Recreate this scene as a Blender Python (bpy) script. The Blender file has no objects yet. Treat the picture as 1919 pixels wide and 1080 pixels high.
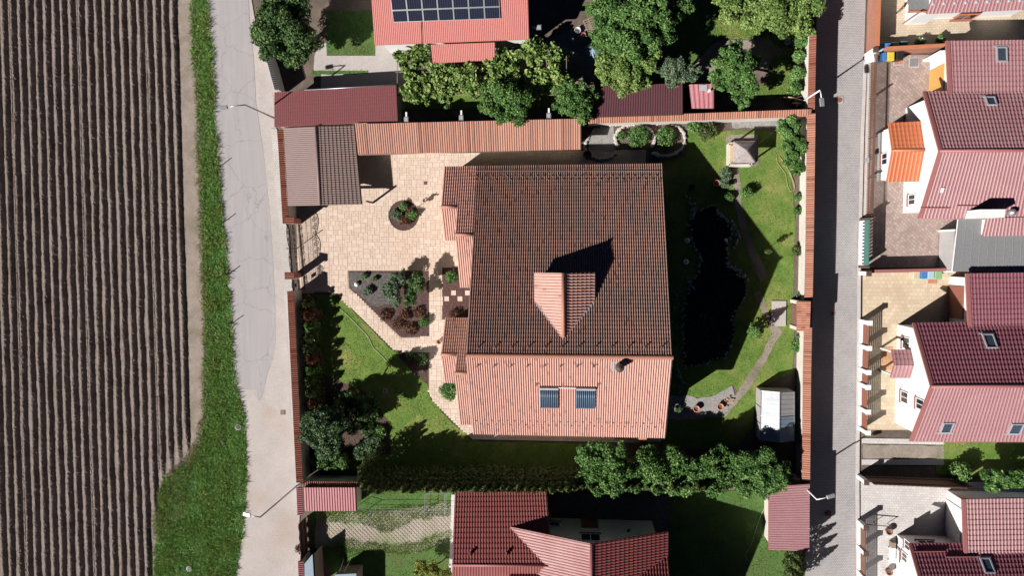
import bpy, bmesh, math, random
import numpy as np
from mathutils import Vector, Matrix

# ------------------------------------------------------------------ camera, light, exposure
sc = bpy.context.scene
COL = sc.collection
F = 1300.0            # focal length in photograph pixels (photo 1919 wide)
H = 62.0              # flying height in metres
NADIR = Vector((112.0, 70.0, -F)).normalized()
RQ = NADIR.rotation_difference(Vector((0, 0, -1)))
CAMP = Vector((0, 0, H))
cd = bpy.data.cameras.new('camera')
cd.sensor_width = 36.0
cd.lens = 36.0 * F / 1919.0
cd.clip_end = 2000
cd.clip_start = 0.5
cam = bpy.data.objects.new('camera', cd)
COL.objects.link(cam)
cam.location = CAMP
cam.rotation_mode = 'QUATERNION'
cam.rotation_quaternion = RQ
sc.camera = cam

TOSUN = Vector((-1.10, -0.77, 1.0)).normalized()
world = bpy.data.worlds.new('World')
sc.world = world
world.use_nodes = True
wn = world.node_tree
bg = wn.nodes['Background']
sky = wn.nodes.new('ShaderNodeTexSky')
sky.sky_type = 'NISHITA'
sky.sun_disc = False
sky.sun_elevation = math.asin(TOSUN.z)
sky.sun_rotation = math.atan2(TOSUN.x, TOSUN.y)
sky.air_density = 0.11
sky.dust_density = 0.0
sky.ozone_density = 10.0
wn.links.new(sky.outputs[0], bg.inputs[0])
bg.inputs[1].default_value = 0.05
sd = bpy.data.lights.new('sun', 'SUN')
sd.energy = 5.0
sd.angle = math.radians(0.5)
sd.color = (1.0, 0.965, 0.91)
sun = bpy.data.objects.new('sun', sd)
COL.objects.link(sun)
sun.location = (-40, -30, 50)
sun.rotation_mode = 'QUATERNION'
sun.rotation_quaternion = TOSUN.to_track_quat('Z', 'Y')
vs = sc.view_settings
vs.view_transform = 'Standard'
vs.look = 'None'
vs.exposure = 0.48
vs.gamma = 1.0
vs.use_curve_mapping = False
sc.cycles.max_bounces = 4
sc.cycles.diffuse_bounces = 1
sc.cycles.transparent_max_bounces = 4

# ------------------------------------------------------------------ helpers
rnd = random.Random(7)
ORG = {}


def P(px, py, h=0.0):
    """photograph pixel + true height -> world point"""
    d = RQ @ Vector((px - 960.0, 540.0 - py, -F))
    return CAMP + d * ((h - H) / d.z)


def ray(px, py):
    return (RQ @ Vector((px - 960.0, 540.0 - py, -F))).normalized()


def org(o):
    return ORG.get(o.name, Vector((0, 0, 0))) if o is not None else Vector((0, 0, 0))


def tag(o, label=None, cat=None, group=None, kind=None):
    if label: o['label'] = label
    if cat: o['category'] = cat
    if group: o['group'] = group
    if kind: o['kind'] = kind
    return o


def thing(name, loc, label, cat, group=None):
    o = bpy.data.objects.new(name, None)
    o.empty_display_size = 0.3
    COL.objects.link(o)
    o.location = Vector(loc)
    ORG[o.name] = Vector(loc)
    return tag(o, label, cat, group)


def link_mesh(name, me, parent, loc=None):
    o = bpy.data.objects.new(name, me)
    COL.objects.link(o)
    if parent is not None:
        o.parent = parent
        base = org(parent)
        if loc is None:
            ORG[o.name] = base.copy()
        else:
            o.location = Vector(loc) - base
            ORG[o.name] = Vector(loc)
    elif loc is not None:
        o.location = loc
        ORG[o.name] = Vector(loc)
    return o


def place(name, me, parent, M, base=None):
    """instance of a shared mesh with a full world matrix"""
    o = bpy.data.objects.new(name, me)
    COL.objects.link(o)
    M = M.copy()
    if parent is not None:
        o.parent = parent
        M.translation = M.translation - org(parent)
    o.matrix_basis = M
    ORG[o.name] = M.translation + org(parent)
    return o


def np_mesh(name, V, Fq, mat, parent=None, tint=None, uv=None, smooth=False, kind=None):
    V = np.asarray(V, dtype=np.float32)
    Fq = np.asarray(Fq, dtype=np.int32)
    base = org(parent)
    if parent is None:
        base = Vector((float(V[:, 0].mean()), float(V[:, 1].mean()), float(V[:, 2].min())))
    V = V - np.array(base, dtype=np.float32)
    me = bpy.data.meshes.new(name)
    k = Fq.shape[1]
    me.vertices.add(len(V)); me.vertices.foreach_set('co', V.ravel())
    me.loops.add(Fq.size); me.loops.foreach_set('vertex_index', Fq.ravel())
    me.polygons.add(len(Fq))
    me.polygons.foreach_set('loop_start', np.arange(0, Fq.size, k, dtype=np.int32))
    if uv is not None:
        l = me.uv_layers.new(name='UVMap')
        l.data.foreach_set('uv', np.asarray(uv, dtype=np.float32).ravel())
    me.update(calc_edges=True)
    me.polygons.foreach_set('use_smooth', np.full(len(Fq), bool(smooth)))
    if tint is not None:
        a = me.attributes.new('tint', 'FLOAT', 'FACE')
        a.data.foreach_set('value', np.asarray(tint, dtype=np.float32))
    me.materials.append(mat)
    o = link_mesh(name, me, parent, None if parent is not None else base)
    if kind: o['kind'] = kind
    return o


class MB:
    """collects simple solids and links them as ONE mesh object"""
    def __init__(s):
        s.v = []; s.f = []

    def add(s, vs_, fs):
        b = len(s.v)
        s.v += [Vector(p) for p in vs_]
        s.f += [tuple(b + i for i in f) for f in fs]
        return s

    def hexa(s, q0, q1):
        """solid between two corresponding polygons"""
        n = len(q0)
        fs = [tuple(range(n))[::-1], tuple(range(n, 2 * n))]
        fs += [(i, (i + 1) % n, n + (i + 1) % n, n + i) for i in range(n)]
        return s.add(list(q0) + list(q1), fs)

    def box(s, c, size, rz=0.0, rx=0.0, ry=0.0):
        R = Matrix.Rotation(rz, 3, 'Z') @ Matrix.Rotation(ry, 3, 'Y') @ Matrix.Rotation(rx, 3, 'X')
        x, y, z = [d / 2 for d in size]
        c = Vector(c)
        q0 = [c + R @ Vector(p) for p in ((-x, -y, -z), (x, -y, -z), (x, y, -z), (-x, y, -z))]
        q1 = [c + R @ Vector(p) for p in ((-x, -y, z), (x, -y, z), (x, y, z), (-x, y, z))]
        return s.hexa(q0, q1)

    def fbox(s, o, u, v, n, a0, a1, b0, b1, c0, c1):
        """box in a frame u,v,n with origin o"""
        q0 = [o + u * a + v * b + n * c0 for a, b in ((a0, b0), (a1, b0), (a1, b1), (a0, b1))]
        q1 = [o + u * a + v * b + n * c1 for a, b in ((a0, b0), (a1, b0), (a1, b1), (a0, b1))]
        return s.hexa(q0, q1)

    def prism(s, poly, z0, z1):
        q0 = [Vector((p[0], p[1], z0)) for p in poly]
        q1 = [Vector((p[0], p[1], z1)) for p in poly]
        return s.hexa(q0, q1)

    def bar(s, a, b, w, h=None, up=None):
        a, b = Vector(a), Vector(b)
        h = h or w
        d = (b - a).normalized()
        up = Vector(up) if up else (Vector((0, 0, 1)) if abs(d.z) < .9 else Vector((1, 0, 0)))
        x = d.cross(up).normalized(); y = x.cross(d)
        x, y = x * w / 2, y * h / 2
        return s.hexa([a - x - y, a + x - y, a + x + y, a - x + y], [b - x - y, b + x - y, b + x + y, b - x + y])

    def tube(s, pts, rs, n=8, cap=True):
        pts = [Vector(p) for p in pts]
        if not hasattr(rs, '__len__'): rs = [rs] * len(pts)
        b = len(s.v)
        for i, p in enumerate(pts):
            d = (pts[min(i + 1, len(pts) - 1)] - pts[max(i - 1, 0)]).normalized()
            up = Vector((0, 0, 1)) if abs(d.z) < .9 else Vector((1, 0, 0))
            x = d.cross(up).normalized(); y = x.cross(d)
            for k in range(n):
                a = 2 * math.pi * k / n
                s.v.append(p + (x * math.cos(a) + y * math.sin(a)) * rs[i])
        for i in range(len(pts) - 1):
            for k in range(n):
                k2 = (k + 1) % n
                s.f.append((b + i * n + k, b + i * n + k2, b + (i + 1) * n + k2, b + (i + 1) * n + k))
        if cap:
            s.f.append(tuple(b + k for k in range(n))[::-1])
            e = b + (len(pts) - 1) * n
            s.f.append(tuple(e + k for k in range(n)))
        return s

    def lathe(s, c, prof, n=16, sx=1.0, sy=1.0):
        c = Vector(c); b = len(s.v)
        for r, z in prof:
            for k in range(n):
                a = 2 * math.pi * k / n
                s.v.append(c + Vector((r * sx * math.cos(a), r * sy * math.sin(a), z)))
        m = len(prof)
        for i in range(m - 1):
            for k in range(n):
                k2 = (k + 1) % n
                s.f.append((b + i * n + k, b + i * n + k2, b + (i + 1) * n + k2, b + (i + 1) * n + k))
        s.f.append(tuple(b + k for k in range(n))[::-1])
        s.f.append(tuple(b + (m - 1) * n + k for k in range(n)))
        return s

    def build(s, name, mat, parent=None, smooth=False, bevel=0.0):
        base = org(parent)
        if parent is None:
            n = len(s.v)
            base = Vector((sum(p.x for p in s.v) / n, sum(p.y for p in s.v) / n, min(p.z for p in s.v)))
        me = bpy.data.meshes.new(name)
        me.from_pydata([tuple(p - base) for p in s.v], [], s.f)
        bm = bmesh.new(); bm.from_mesh(me)
        bmesh.ops.recalc_face_normals(bm, faces=bm.faces)
        if bevel > 0:
            bmesh.ops.bevel(bm, geom=list(bm.edges), offset=bevel, segments=1, affect='EDGES', clamp_overlap=True)
        bm.to_mesh(me); bm.free()
        if smooth:
            for p in me.polygons: p.use_smooth = True
        me.materials.append(mat)
        return link_mesh(name, me, parent, None if parent is not None else base)


def poly_area_pts(poly, n, seed):
    """n random points inside a polygon (world xy)"""
    g = np.random.default_rng(seed)
    A = np.array([(p[0], p[1]) for p in poly])
    lo, hi = A.min(0), A.max(0)
    out = []
    got = 0
    while got < n:
        q = g.uniform(lo, hi, (max(n * 2, 100), 2))
        m = inside(q, A)
        q = q[m]
        out.append(q); got += len(q)
    return np.concatenate(out)[:n]


def inside(q, A):
    x, y = q[:, 0], q[:, 1]
    r = np.zeros(len(q), dtype=bool)
    j = len(A) - 1
    for i in range(len(A)):
        xi, yi = A[i]; xj, yj = A[j]
        c = ((yi > y) != (yj > y)) & (x < (xj - xi) * (y - yi) / ((yj - yi) + 1e-12) + xi)
        r ^= c
        j = i
    return r


def area(poly):
    s = 0
    for i in range(len(poly)):
        a, b = poly[i - 1], poly[i]
        s += a[0] * b[1] - b[0] * a[1]
    return abs(s) / 2


def wob(px, amp, step, seed):
    """photo-pixel polyline/polygon with a wobbling outline"""
    r = random.Random(seed)
    out = []
    n = len(px)
    for i in range(n):
        a, b = px[i], px[(i + 1) % n]
        L = math.hypot(b[0] - a[0], b[1] - a[1])
        k = max(1, int(L / step))
        for j in range(k):
            t = j / k
            out.append((a[0] + (b[0] - a[0]) * t + r.uniform(-amp, amp), a[1] + (b[1] - a[1]) * t + r.uniform(-amp, amp)))
    return out


def sheet(name, px, z, mat, label=None, cat=None, kind='structure', thick=0.05):
    """flat piece of ground with a skirt, from photo pixels"""
    pts = [P(x, y, z) for x, y in px]
    o = MB().prism(pts, z - thick, z).build(name, mat)
    bm = bmesh.new(); bm.from_mesh(o.data)
    bmesh.ops.triangulate(bm, faces=[f for f in bm.faces if len(f.verts) > 4])
    bm.to_mesh(o.data); bm.free()
    return tag(o, label, cat, None, kind)


# ------------------------------------------------------------------ materials
def nodes(name):
    m = bpy.data.materials.new(name)
    m.use_nodes = True
    t = m.node_tree
    return m, t, t.nodes['Principled BSDF']


def N(t, typ, **kw):
    n = t.nodes.new(typ)
    for k, v in kw.items():
        setattr(n, k, v)
    return n


def noise(t, scale, detail=4, rough=0.6, src=None, dist=0.0):
    n = N(t, 'ShaderNodeTexNoise')
    n.inputs['Scale'].default_value = scale
    n.inputs['Detail'].default_value = detail
    n.inputs['Roughness'].default_value = rough
    n.inputs['Distortion'].default_value = dist
    if src is not None: t.links.new(src, n.inputs['Vector'])
    return n.outputs['Fac']


def ramp(t, fac, stops):
    r = N(t, 'ShaderNodeValToRGB')
    e = r.color_ramp.elements
    while len(e) < len(stops): e.new(0.5)
    for i, (p, c) in enumerate(stops):
        e[i].position = p
        e[i].color = (*c, 1) if len(c) == 3 else c
    t.links.new(fac, r.inputs[0])
    return r.outputs[0]


def mix(t, fac, a, b, mode='MIX'):
    m = N(t, 'ShaderNodeMix', data_type='RGBA', blend_type=mode)
    for s, v in ((m.inputs[0], fac), (m.inputs[6], a), (m.inputs[7], b)):
        if hasattr(v, 'is_output'): t.links.new(v, s)
        elif isinstance(v, (int, float)): s.default_value = v
        else: s.default_value = (*v, 1)
    return m.outputs[2]


def bump(t, bsdf, h, strength=0.4, dist=0.02):
    b = N(t, 'ShaderNodeBump')
    b.inputs['Strength'].default_value = strength
    b.inputs['Distance'].default_value = dist
    t.links.new(h, b.inputs['Height'])
    t.links.new(b.outputs[0], bsdf.inputs['Normal'])


def objco(t):
    return N(t, 'ShaderNodeTexCoord').outputs['Object']


def mat_noise(name, c1, c2, scale=1.0, fine=12.0, rough=0.85, bmp=0.3, bdist=0.02, c3=None, spec=0.3):
    m, t, b = nodes(name)
    co = objco(t)
    n1 = noise(t, scale, 5, 0.65, co)
    n2 = noise(t, fine, 4, 0.7, co)
    col = ramp(t, n1, [(0.3, c1), (0.7, c2)])
    if c3: col = mix(t, ramp(t, noise(t, scale * .37, 4, .6, co), [(0.5, (0, 0, 0)), (0.68, (1, 1, 1))]), col, c3)
    col = mix(t, 0.55, col, ramp(t, n2, [(0.25, (.55, .55, .55)), (0.75, (1.35, 1.35, 1.35))]), 'MULTIPLY')
    t.links.new(col, b.inputs['Base Color'])
    b.inputs['Roughness'].default_value = rough
    b.inputs['Specular IOR Level'].default_value = spec
    if bmp: bump(t, b, n2, bmp, bdist)
    return m


def mat_plain(name, c, rough=0.5, metal=0.0, var=0.12, scale=4.0, spec=0.4):
    m, t, b = nodes(name)
    co = objco(t)
    n1 = noise(t, scale, 5, 0.65, co)
    lo = tuple(x * (1 - var) for x in c); hi = tuple(min(1, x * (1 + var)) for x in c)
    t.links.new(ramp(t, n1, [(0.3, lo), (0.7, hi)]), b.inputs['Base Color'])
    b.inputs['Roughness'].default_value = rough
    b.inputs['Metallic'].default_value = metal
    b.inputs['Specular IOR Level'].default_value = spec
    return m


def mat_tile(name, c1, c2, c3, rough=0.55, weather=(.1, .085, .075), wamt=0.3, spec=0.35, odd=.72):
    """per-tile colour variation from the tile index kept in the uv, plus lichen"""
    m, t, b = nodes(name)
    uv = N(t, 'ShaderNodeUVMap').outputs[0]
    fl = N(t, 'ShaderNodeVectorMath', operation='FLOOR'); t.links.new(uv, fl.inputs[0])
    wn_ = N(t, 'ShaderNodeTexWhiteNoise', noise_dimensions='3D'); t.links.new(fl.outputs[0], wn_.inputs['Vector'])
    dk_ = tuple(x * odd for x in c1)
    if 'metal' in name or 'sheet' in name:
        c1 = dk_ = tuple(.25 * p + .75 * q for p, q in zip(c1, c2)); c3 = tuple(.25 * p + .75 * q for p, q in zip(c3, c2))
    col = ramp(t, wn_.outputs['Value'], [(0.0, dk_), (0.025, dk_), (0.05, c1), (0.5, c2), (1.0, c3)])
    co = objco(t)
    n1 = noise(t, 0.35, 5, 0.7, co)
    col = mix(t, ramp(t, n1, [(0.42, (0, 0, 0)), (0.72, (wamt,) * 3)]), col, weather)
    n2 = noise(t, 9.0, 5, 0.75, co)
    col = mix(t, 0.6, col, ramp(t, n2, [(0.3, (.7, .7, .7)), (0.7, (1.25, 1.25, 1.25))]), 'MULTIPLY')
    t.links.new(col, b.inputs['Base Color'])
    b.inputs['Roughness'].default_value = rough
    b.inputs['Specular IOR Level'].default_value = spec
    return m


def mat_leaf(name, dark, mid, light, rough=0.55, trans=.13):
    m, t, b = nodes(name)
    a = N(t, 'ShaderNodeAttribute', attribute_name='tint')
    col = ramp(t, a.outputs['Fac'], [(0.0, dark), (0.55, mid), (1.0, light)])
    col = mix(t, 0.5, col, ramp(t, noise(t, 1.2, 3, .6, objco(t)), [(0.3, (.7, .75, .7)), (0.7, (1.3, 1.25, 1.2))]), 'MULTIPLY')
    t.links.new(col, b.inputs['Base Color'])
    b.inputs['Roughness'].default_value = rough
    b.inputs['Specular IOR Level'].default_value = 0.3
    tr = N(t, 'ShaderNodeBsdfTranslucent'); t.links.new(col, tr.inputs[0])
    ms = N(t, 'ShaderNodeMixShader'); ms.inputs[0].default_value = trans
    t.links.new(b.outputs[0], ms.inputs[1]); t.links.new(tr.outputs[0], ms.inputs[2])
    t.links.new(ms.outputs[0], t.nodes['Material Output'].inputs[0])
    return m


def mat_brick(name, c1, c2, mortar, bw, bh, gap=0.012, rough=0.85, rot=0.0, patch=None):
    m, t, b = nodes(name)
    mp = N(t, 'ShaderNodeMapping'); mp.inputs['Rotation'].default_value = (0, 0, rot)
    t.links.new(objco(t), mp.inputs[0])
    br = N(t, 'ShaderNodeTexBrick')
    br.inputs['Scale'].default_value = 1.0
    br.inputs['Brick Width'].default_value = bw
    br.inputs['Row Height'].default_value = bh
    br.inputs['Mortar Size'].default_value = gap
    br.inputs['Color1'].default_value = (*c1, 1)
    br.inputs['Color2'].default_value = (*c2, 1)
    br.inputs['Mortar'].default_value = (*mortar, 1)
    br.inputs['Bias'].default_value = 0.0
    t.links.new(mp.outputs[0], br.inputs['Vector'])
    col = br.outputs['Color']
    co = objco(t)
    col = mix(t, 0.6, col, ramp(t, noise(t, 0.5, 6, .7, co), [(0.3, (.78, .78, .78)), (0.7, (1.15, 1.15, 1.15))]), 'MULTIPLY')
    if patch: col = mix(t, ramp(t, noise(t, .25, 5, .7, co), [(0.5, (0, 0, 0)), (0.75, (.6, .6, .6))]), col, patch)
    t.links.new(col, b.inputs['Base Color'])
    b.inputs['Roughness'].default_value = rough
    inv = N(t, 'ShaderNodeMath', operation='SUBTRACT'); inv.inputs[0].default_value = 1.0
    t.links.new(br.outputs['Fac'], inv.inputs[1])
    bump(t, b, inv.outputs[0], 0.5, 0.01)
    return m


M = {}
M['soil'] = mat_noise('tilled_soil', (.215, .175, .155), (.28, .23, .205), 1.5, 16, .95, .9, .04, (.185, .145, .125))
M['dirt'] = mat_noise('dry_dirt', (.25, .205, .17), (.36, .30, .26), .8, 9, .95, .8, .03, (.20, .17, .12))
M['earth'] = mat_noise('garden_earth', (.10, .075, .06), (.2, .155, .125), .6, 10, .95, .8, .03)
M['verge'] = mat_noise('verge_ground', (.07, .15, .03), (.15, .23, .055), .6, 8, .95, .8, .04, (.16, .15, .08))
M['lawn'] = mat_noise('lawn_turf', (.085, .165, .028), (.175, .25, .052), .9, 9, .95, .8, .03, (.26, .265, .08))
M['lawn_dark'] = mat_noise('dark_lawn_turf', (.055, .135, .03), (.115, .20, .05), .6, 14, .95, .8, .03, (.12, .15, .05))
M['asphalt'] = mat_noise('worn_asphalt', (.36, .325, .332), (.41, .372, .376), .22, 25, .9, .25, .006, (.335, .305, .315))
m, t, b = nodes('worn_streaked_asphalt')
co = objco(t)
mp = N(t, 'ShaderNodeMapping'); mp.inputs['Scale'].default_value = (2.2, .16, 1); mp.inputs['Rotation'].default_value = (0, 0, -.045); t.links.new(co, mp.inputs[0])
st_n = noise(t, 1.0, 5, .65, mp.outputs[0])
col = ramp(t, st_n, [(.3, (.345, .32, .33)), (.55, (.38, .352, .362)), (.72, (.41, .38, .388))])
col = mix(t, .5, col, ramp(t, noise(t, 28, 4, .75, co), [(.25, (.8, .8, .8)), (.75, (1.2, 1.2, 1.2))]), 'MULTIPLY')
col = mix(t, ramp(t, noise(t, .55, 6, .75, co), [(.54, (0, 0, 0)), (.7, (.45, .45, .45))]), col, (.45, .40, .385))
vo = N(t, 'ShaderNodeTexVoronoi', feature='DISTANCE_TO_EDGE'); vo.inputs['Scale'].default_value = .28
wv = N(t, 'ShaderNodeVectorMath', operation='ADD'); nz_ = N(t, 'ShaderNodeTexNoise'); nz_.inputs['Scale'].default_value = 1.3; nz_.inputs['Detail'].default_value = 6
t.links.new(co, nz_.inputs['Vector']); t.links.new(co, wv.inputs[0]); t.links.new(nz_.outputs['Color'], wv.inputs[1]); t.links.new(wv.outputs[0], vo.inputs['Vector'])
col = mix(t, ramp(t, vo.outputs['Distance'], [(0.0, (.55, .55, .55)), (.012, (0, 0, 0))]), col, (.20, .18, .18))
t.links.new(col, b.inputs['Base Color']); b.inputs['Roughness'].default_value = .9
bump(t, b, noise(t, 40, 3, .7, co), .25, .006)
M['asphalt'] = m
M['gravel_road'] = mat_noise('sandy_road', (.445, .395, .375), (.515, .46, .44), .45, 14, .95, .5, .015, (.45, .365, .325))
M['concrete'] = mat_noise('pale_concrete', (.43, .385, .37), (.50, .45, .43), .5, 12, .9, .3, .01)
M['footpath'] = mat_brick('footpath_blocks', (.50, .46, .44), (.56, .52, .49), (.34, .31, .30), .22, .16)
M['street'] = mat_brick('street_blocks', (.40, .375, .38), (.47, .44, .44), (.25, .235, .24), .2, .14, .016, patch=(.38, .34, .32))
M['kerb'] = mat_noise('kerb_concrete', (.50, .46, .45), (.58, .54, .52), 1, 12, .9, .2, .01)
M['mulch'] = mat_noise('bark_mulch', (.05, .03, .028), (.16, .10, .09), 5, 26, .95, 1, .03, (.10, .04, .035))
M['gravel'] = mat_noise('grey_gravel', (.22, .21, .21), (.42, .39, .37), 7, 22, .95, 1, .03)
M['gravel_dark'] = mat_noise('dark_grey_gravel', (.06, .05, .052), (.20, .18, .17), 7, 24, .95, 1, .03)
M['gravel_red'] = mat_noise('dark_red_gravel', (.06, .028, .026), (.17, .09, .08), 8, 26, .95, 1, .03)
M['mortar'] = mat_noise('paving_joint', (.48, .36, .275), (.54, .41, .32), 2, 20, .95, .2, .01)
# paving stones: tint attribute for joined ones, object random for single ones
m, t, b = nodes('beige_paving_stone')
a = N(t, 'ShaderNodeAttribute', attribute_name='tint')
oi = N(t, 'ShaderNodeObjectInfo')
ad = N(t, 'ShaderNodeMath', operation='ADD'); t.links.new(a.outputs['Fac'], ad.inputs[0]); t.links.new(oi.outputs['Random'], ad.inputs[1])
wnz = N(t, 'ShaderNodeTexWhiteNoise', noise_dimensions='1D'); t.links.new(ad.outputs[0], wnz.inputs['W'])
col = ramp(t, wnz.outputs['Value'], [(0, (.625, .48, .39)), (.5, (.66, .515, .425)), (1, (.69, .555, .465))])
geo = N(t, 'ShaderNodeNewGeometry')
nf = noise(t, 3.0, 6, .75, geo.outputs['Position'])
col = mix(t, .6, col, ramp(t, nf, [(.3, (.84, .82, .8)), (.7, (1.1, 1.1, 1.1))]), 'MULTIPLY')
col = mix(t, ramp(t, noise(t, .16, 4, .6, geo.outputs['Position']), [(.52, (0, 0, 0)), (.72, (.4, .4, .4))]), col, (.60, .40, .30))
t.links.new(col, b.inputs['Base Color']); b.inputs['Roughness'].default_value = .85
bump(t, b, nf, .3, .01)
M['paver'] = m
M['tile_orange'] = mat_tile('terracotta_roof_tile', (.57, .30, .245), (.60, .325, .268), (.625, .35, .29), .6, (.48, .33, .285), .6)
M['tile_lichen_shade'] = mat_tile('lichened_shaded_terracotta_tile', (.315, .175, .14), (.335, .185, .15), (.38, .205, .165), .7, (.21, .165, .15), .85, .2, .6)  # lichen-grey tile, with north-slope shade also put into the darker colour
M['tile_shed'] = mat_tile('orange_roof_tile', (.36, .15, .10), (.43, .21, .155), (.50, .25, .17), .6, (.28, .20, .18), .5)
M['coping'] = mat_tile('coping_tile', (.36, .15, .095), (.43, .19, .13), (.50, .24, .16), .6, (.30, .18, .14), .4)
M['coping_red'] = mat_tile('red_coping_tile', (.22, .065, .04), (.27, .09, .06), (.32, .12, .085), .6, (.20, .10, .08), .4)
M['carport'] = mat_tile('brown_metal_tile', (.22, .155, .14), (.25, .175, .16), (.28, .20, .185), .5, (.20, .15, .14), .3)
M['maroon'] = mat_tile('maroon_metal_tile', (.20, .062, .068), (.215, .068, .074), (.23, .075, .08), .55, (.19, .07, .075), .3)
M['darkmaroon'] = mat_tile('dark_maroon_sheet', (.115, .045, .055), (.125, .05, .06), (.135, .055, .065), .5, (.13, .07, .07), .3)
M['redrib'] = mat_tile('red_ribbed_sheet', (.46, .14, .125), (.49, .155, .14), (.52, .175, .155), .5, (.46, .19, .15), .6)
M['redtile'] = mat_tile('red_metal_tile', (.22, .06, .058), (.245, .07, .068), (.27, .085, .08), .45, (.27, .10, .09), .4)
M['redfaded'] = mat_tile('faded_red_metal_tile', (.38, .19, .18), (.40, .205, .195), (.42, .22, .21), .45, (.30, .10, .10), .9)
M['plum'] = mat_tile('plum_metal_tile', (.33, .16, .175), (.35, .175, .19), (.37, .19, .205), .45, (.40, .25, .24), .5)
M['plum_shade'] = mat_tile('shaded_plum_metal_tile', (.225, .075, .10), (.24, .082, .11), (.26, .095, .125), .42, (.26, .13, .14), .4)  # darker plum for north-facing slopes, their shade put into the colour
M['orange'] = mat_tile('bright_orange_metal_tile', (.50, .14, .06), (.54, .16, .07), (.58, .18, .085), .45, (.52, .18, .09), .2)
M['pinkrib'] = mat_tile('pink_red_metal_sheet', (.44, .17, .19), (.47, .19, .21), (.5, .21, .23), .4, (.5, .26, .27), .4)
M['greysheet'] = mat_tile('grey_seamed_sheet', (.20, .20, .21), (.215, .215, .225), (.23, .23, .24), .4, (.2, .2, .2), .2)
M['white'] = mat_plain('white_render', (.77, .77, .76), .8, 0, .07, .9)
M['cream'] = mat_plain('cream_render', (.62, .54, .43), .85, 0, .08, .8)
M['stonewhite'] = mat_noise('pale_boundary_render', (.60, .55, .49), (.70, .65, .59), .6, 6, .9, .2, .01)
M['trim'] = mat_plain('red_brown_trim', (.34, .13, .125), .5, 0, .08)
M['trim_orange'] = mat_plain('orange_trim', (.52, .19, .10), .55, 0, .08)
M['soffit'] = mat_plain('brown_timber', (.10, .06, .045), .7, 0, .2, 3)
M['wood'] = mat_plain('weathered_wood', (.25, .19, .15), .8, 0, .25, 5)
M['woodgrey'] = mat_plain('grey_shingle_wood', (.38, .33, .32), .85, 0, .25, 5)
M['woodpale'] = mat_plain('pale_pine', (.62, .46, .28), .7, 0, .15, 5)
M['fencebrown'] = mat_plain('brown_painted_timber', (.20, .105, .075), .65, 0, .2, 4)
M['fencered'] = mat_plain('red_brown_slat', (.27, .10, .07), .6, 0, .15, 4)
M['terracotta'] = mat_plain('terracotta_clay', (.48, .20, .12), .8, 0, .15, 5)
M['brickred'] = mat_noise('rust_red_wall', (.36, .16, .11), (.42, .20, .14), .7, 8, .9, .2, .01)
M['iron'] = mat_plain('black_wrought_iron', (.012, .012, .014), .45, .3)
M['metal'] = mat_plain('galvanised_metal', (.45, .46, .48), .4, .6, .1)
M['copper'] = mat_plain('aged_copper', (.30, .20, .17), .4, .5, .2)
M['lead'] = mat_plain('grey_flashing', (.42, .43, .46), .5, .2, .1)
M['whitepaint'] = mat_plain('white_metal_paint', (.8, .8, .8), .4)
M['glass'] = mat_plain('dark_window_glass', (.02, .025, .035), .05, 0, .1, 1, .8)
M['skyglass'] = mat_plain('skylight_glass', (.05, .07, .10), .04, 0, .1, 1, 1)
M['tube'] = mat_plain('solar_tube_glass', (.10, .155, .225), .35, .1, .12, 3, .4)
M['poly'] = mat_plain('white_polycarbonate', (.47, .49, .53), .35, 0, .16, 1.6, .5)
M['polygrey'] = mat_plain('grey_polycarbonate', (.42, .40, .40), .45, 0, .1, 1.2, .4)
M['bark'] = mat_plain('tree_bark', (.10, .075, .055), .9, 0, .25, 6)
M['stone'] = mat_noise('pale_field_stone', (.42, .39, .36), (.66, .62, .57), 1.5, 8, .9, .3, .02)
M['stonegrey'] = mat_noise('grey_pond_stone', (.16, .165, .175), (.42, .43, .45), 1.5, 8, .9, .3, .02)
M['water'] = mat_noise('dark_pond_water', (.004, .006, .006), (.010, .014, .010), .8, 5, .09, .12, .01, None, .35)
M['yellow'] = mat_plain('yellow_plastic', (.66, .50, .06), .5)
M['blue'] = mat_plain('blue_plastic', (.06, .20, .47), .5)
M['paleblue'] = mat_plain('pale_blue_plastic', (.36, .52, .60), .5)
M['green'] = mat_plain('green_plastic', (.24, .42, .20), .5)
M['black'] = mat_plain('black_plastic', (.02, .02, .022), .5)
M['beige'] = mat_plain('beige_plastic', (.55, .50, .36), .55)
M['hose'] = mat_plain('yellow_hose', (.40, .36, .15), .6)
M['ochre'] = mat_plain('ochre_door_paint', (.62, .34, .10), .5, 0, .08)
M['gategreen'] = mat_plain('green_painted_steel', (.07, .19, .16), .5)
M['bluegrey'] = mat_plain('blue_grey_sheet', (.22, .29, .36), .45)
M['rope'] = mat_plain('pale_rope', (.55, .55, .40), .7)
M['leaf_dark'] = mat_leaf('dark_green_leaf', (.03, .07, .018), (.075, .15, .042), (.17, .25, .09))
M['leaf_mid'] = mat_leaf('mid_green_leaf', (.03, .09, .018), (.105, .215, .052), (.25, .40, .13))
M['leaf_vine'] = mat_leaf('light_vine_leaf', (.09, .165, .035), (.205, .31, .082), (.37, .47, .165))
M['leaf_silver'] = mat_leaf('silvery_green_leaf', (.06, .11, .06), (.13, .19, .11), (.24, .30, .19))
M['leaf_blue'] = mat_leaf('blue_green_needle', (.025, .065, .026), (.075, .14, .058), (.18, .26, .12))
M['leaf_red'] = mat_leaf('red_brown_leaf', (.05, .025, .02), (.14, .055, .035), (.25, .12, .06))
M['leaf_thuja'] = mat_leaf('thuja_leaf', (.022, .045, .012), (.065, .095, .024), (.17, .20, .065), .6, .03)
M['leaf_yellow'] = mat_leaf('yellow_green_leaf', (.12, .15, .02), (.25, .27, .045), (.40, .38, .08))
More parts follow.
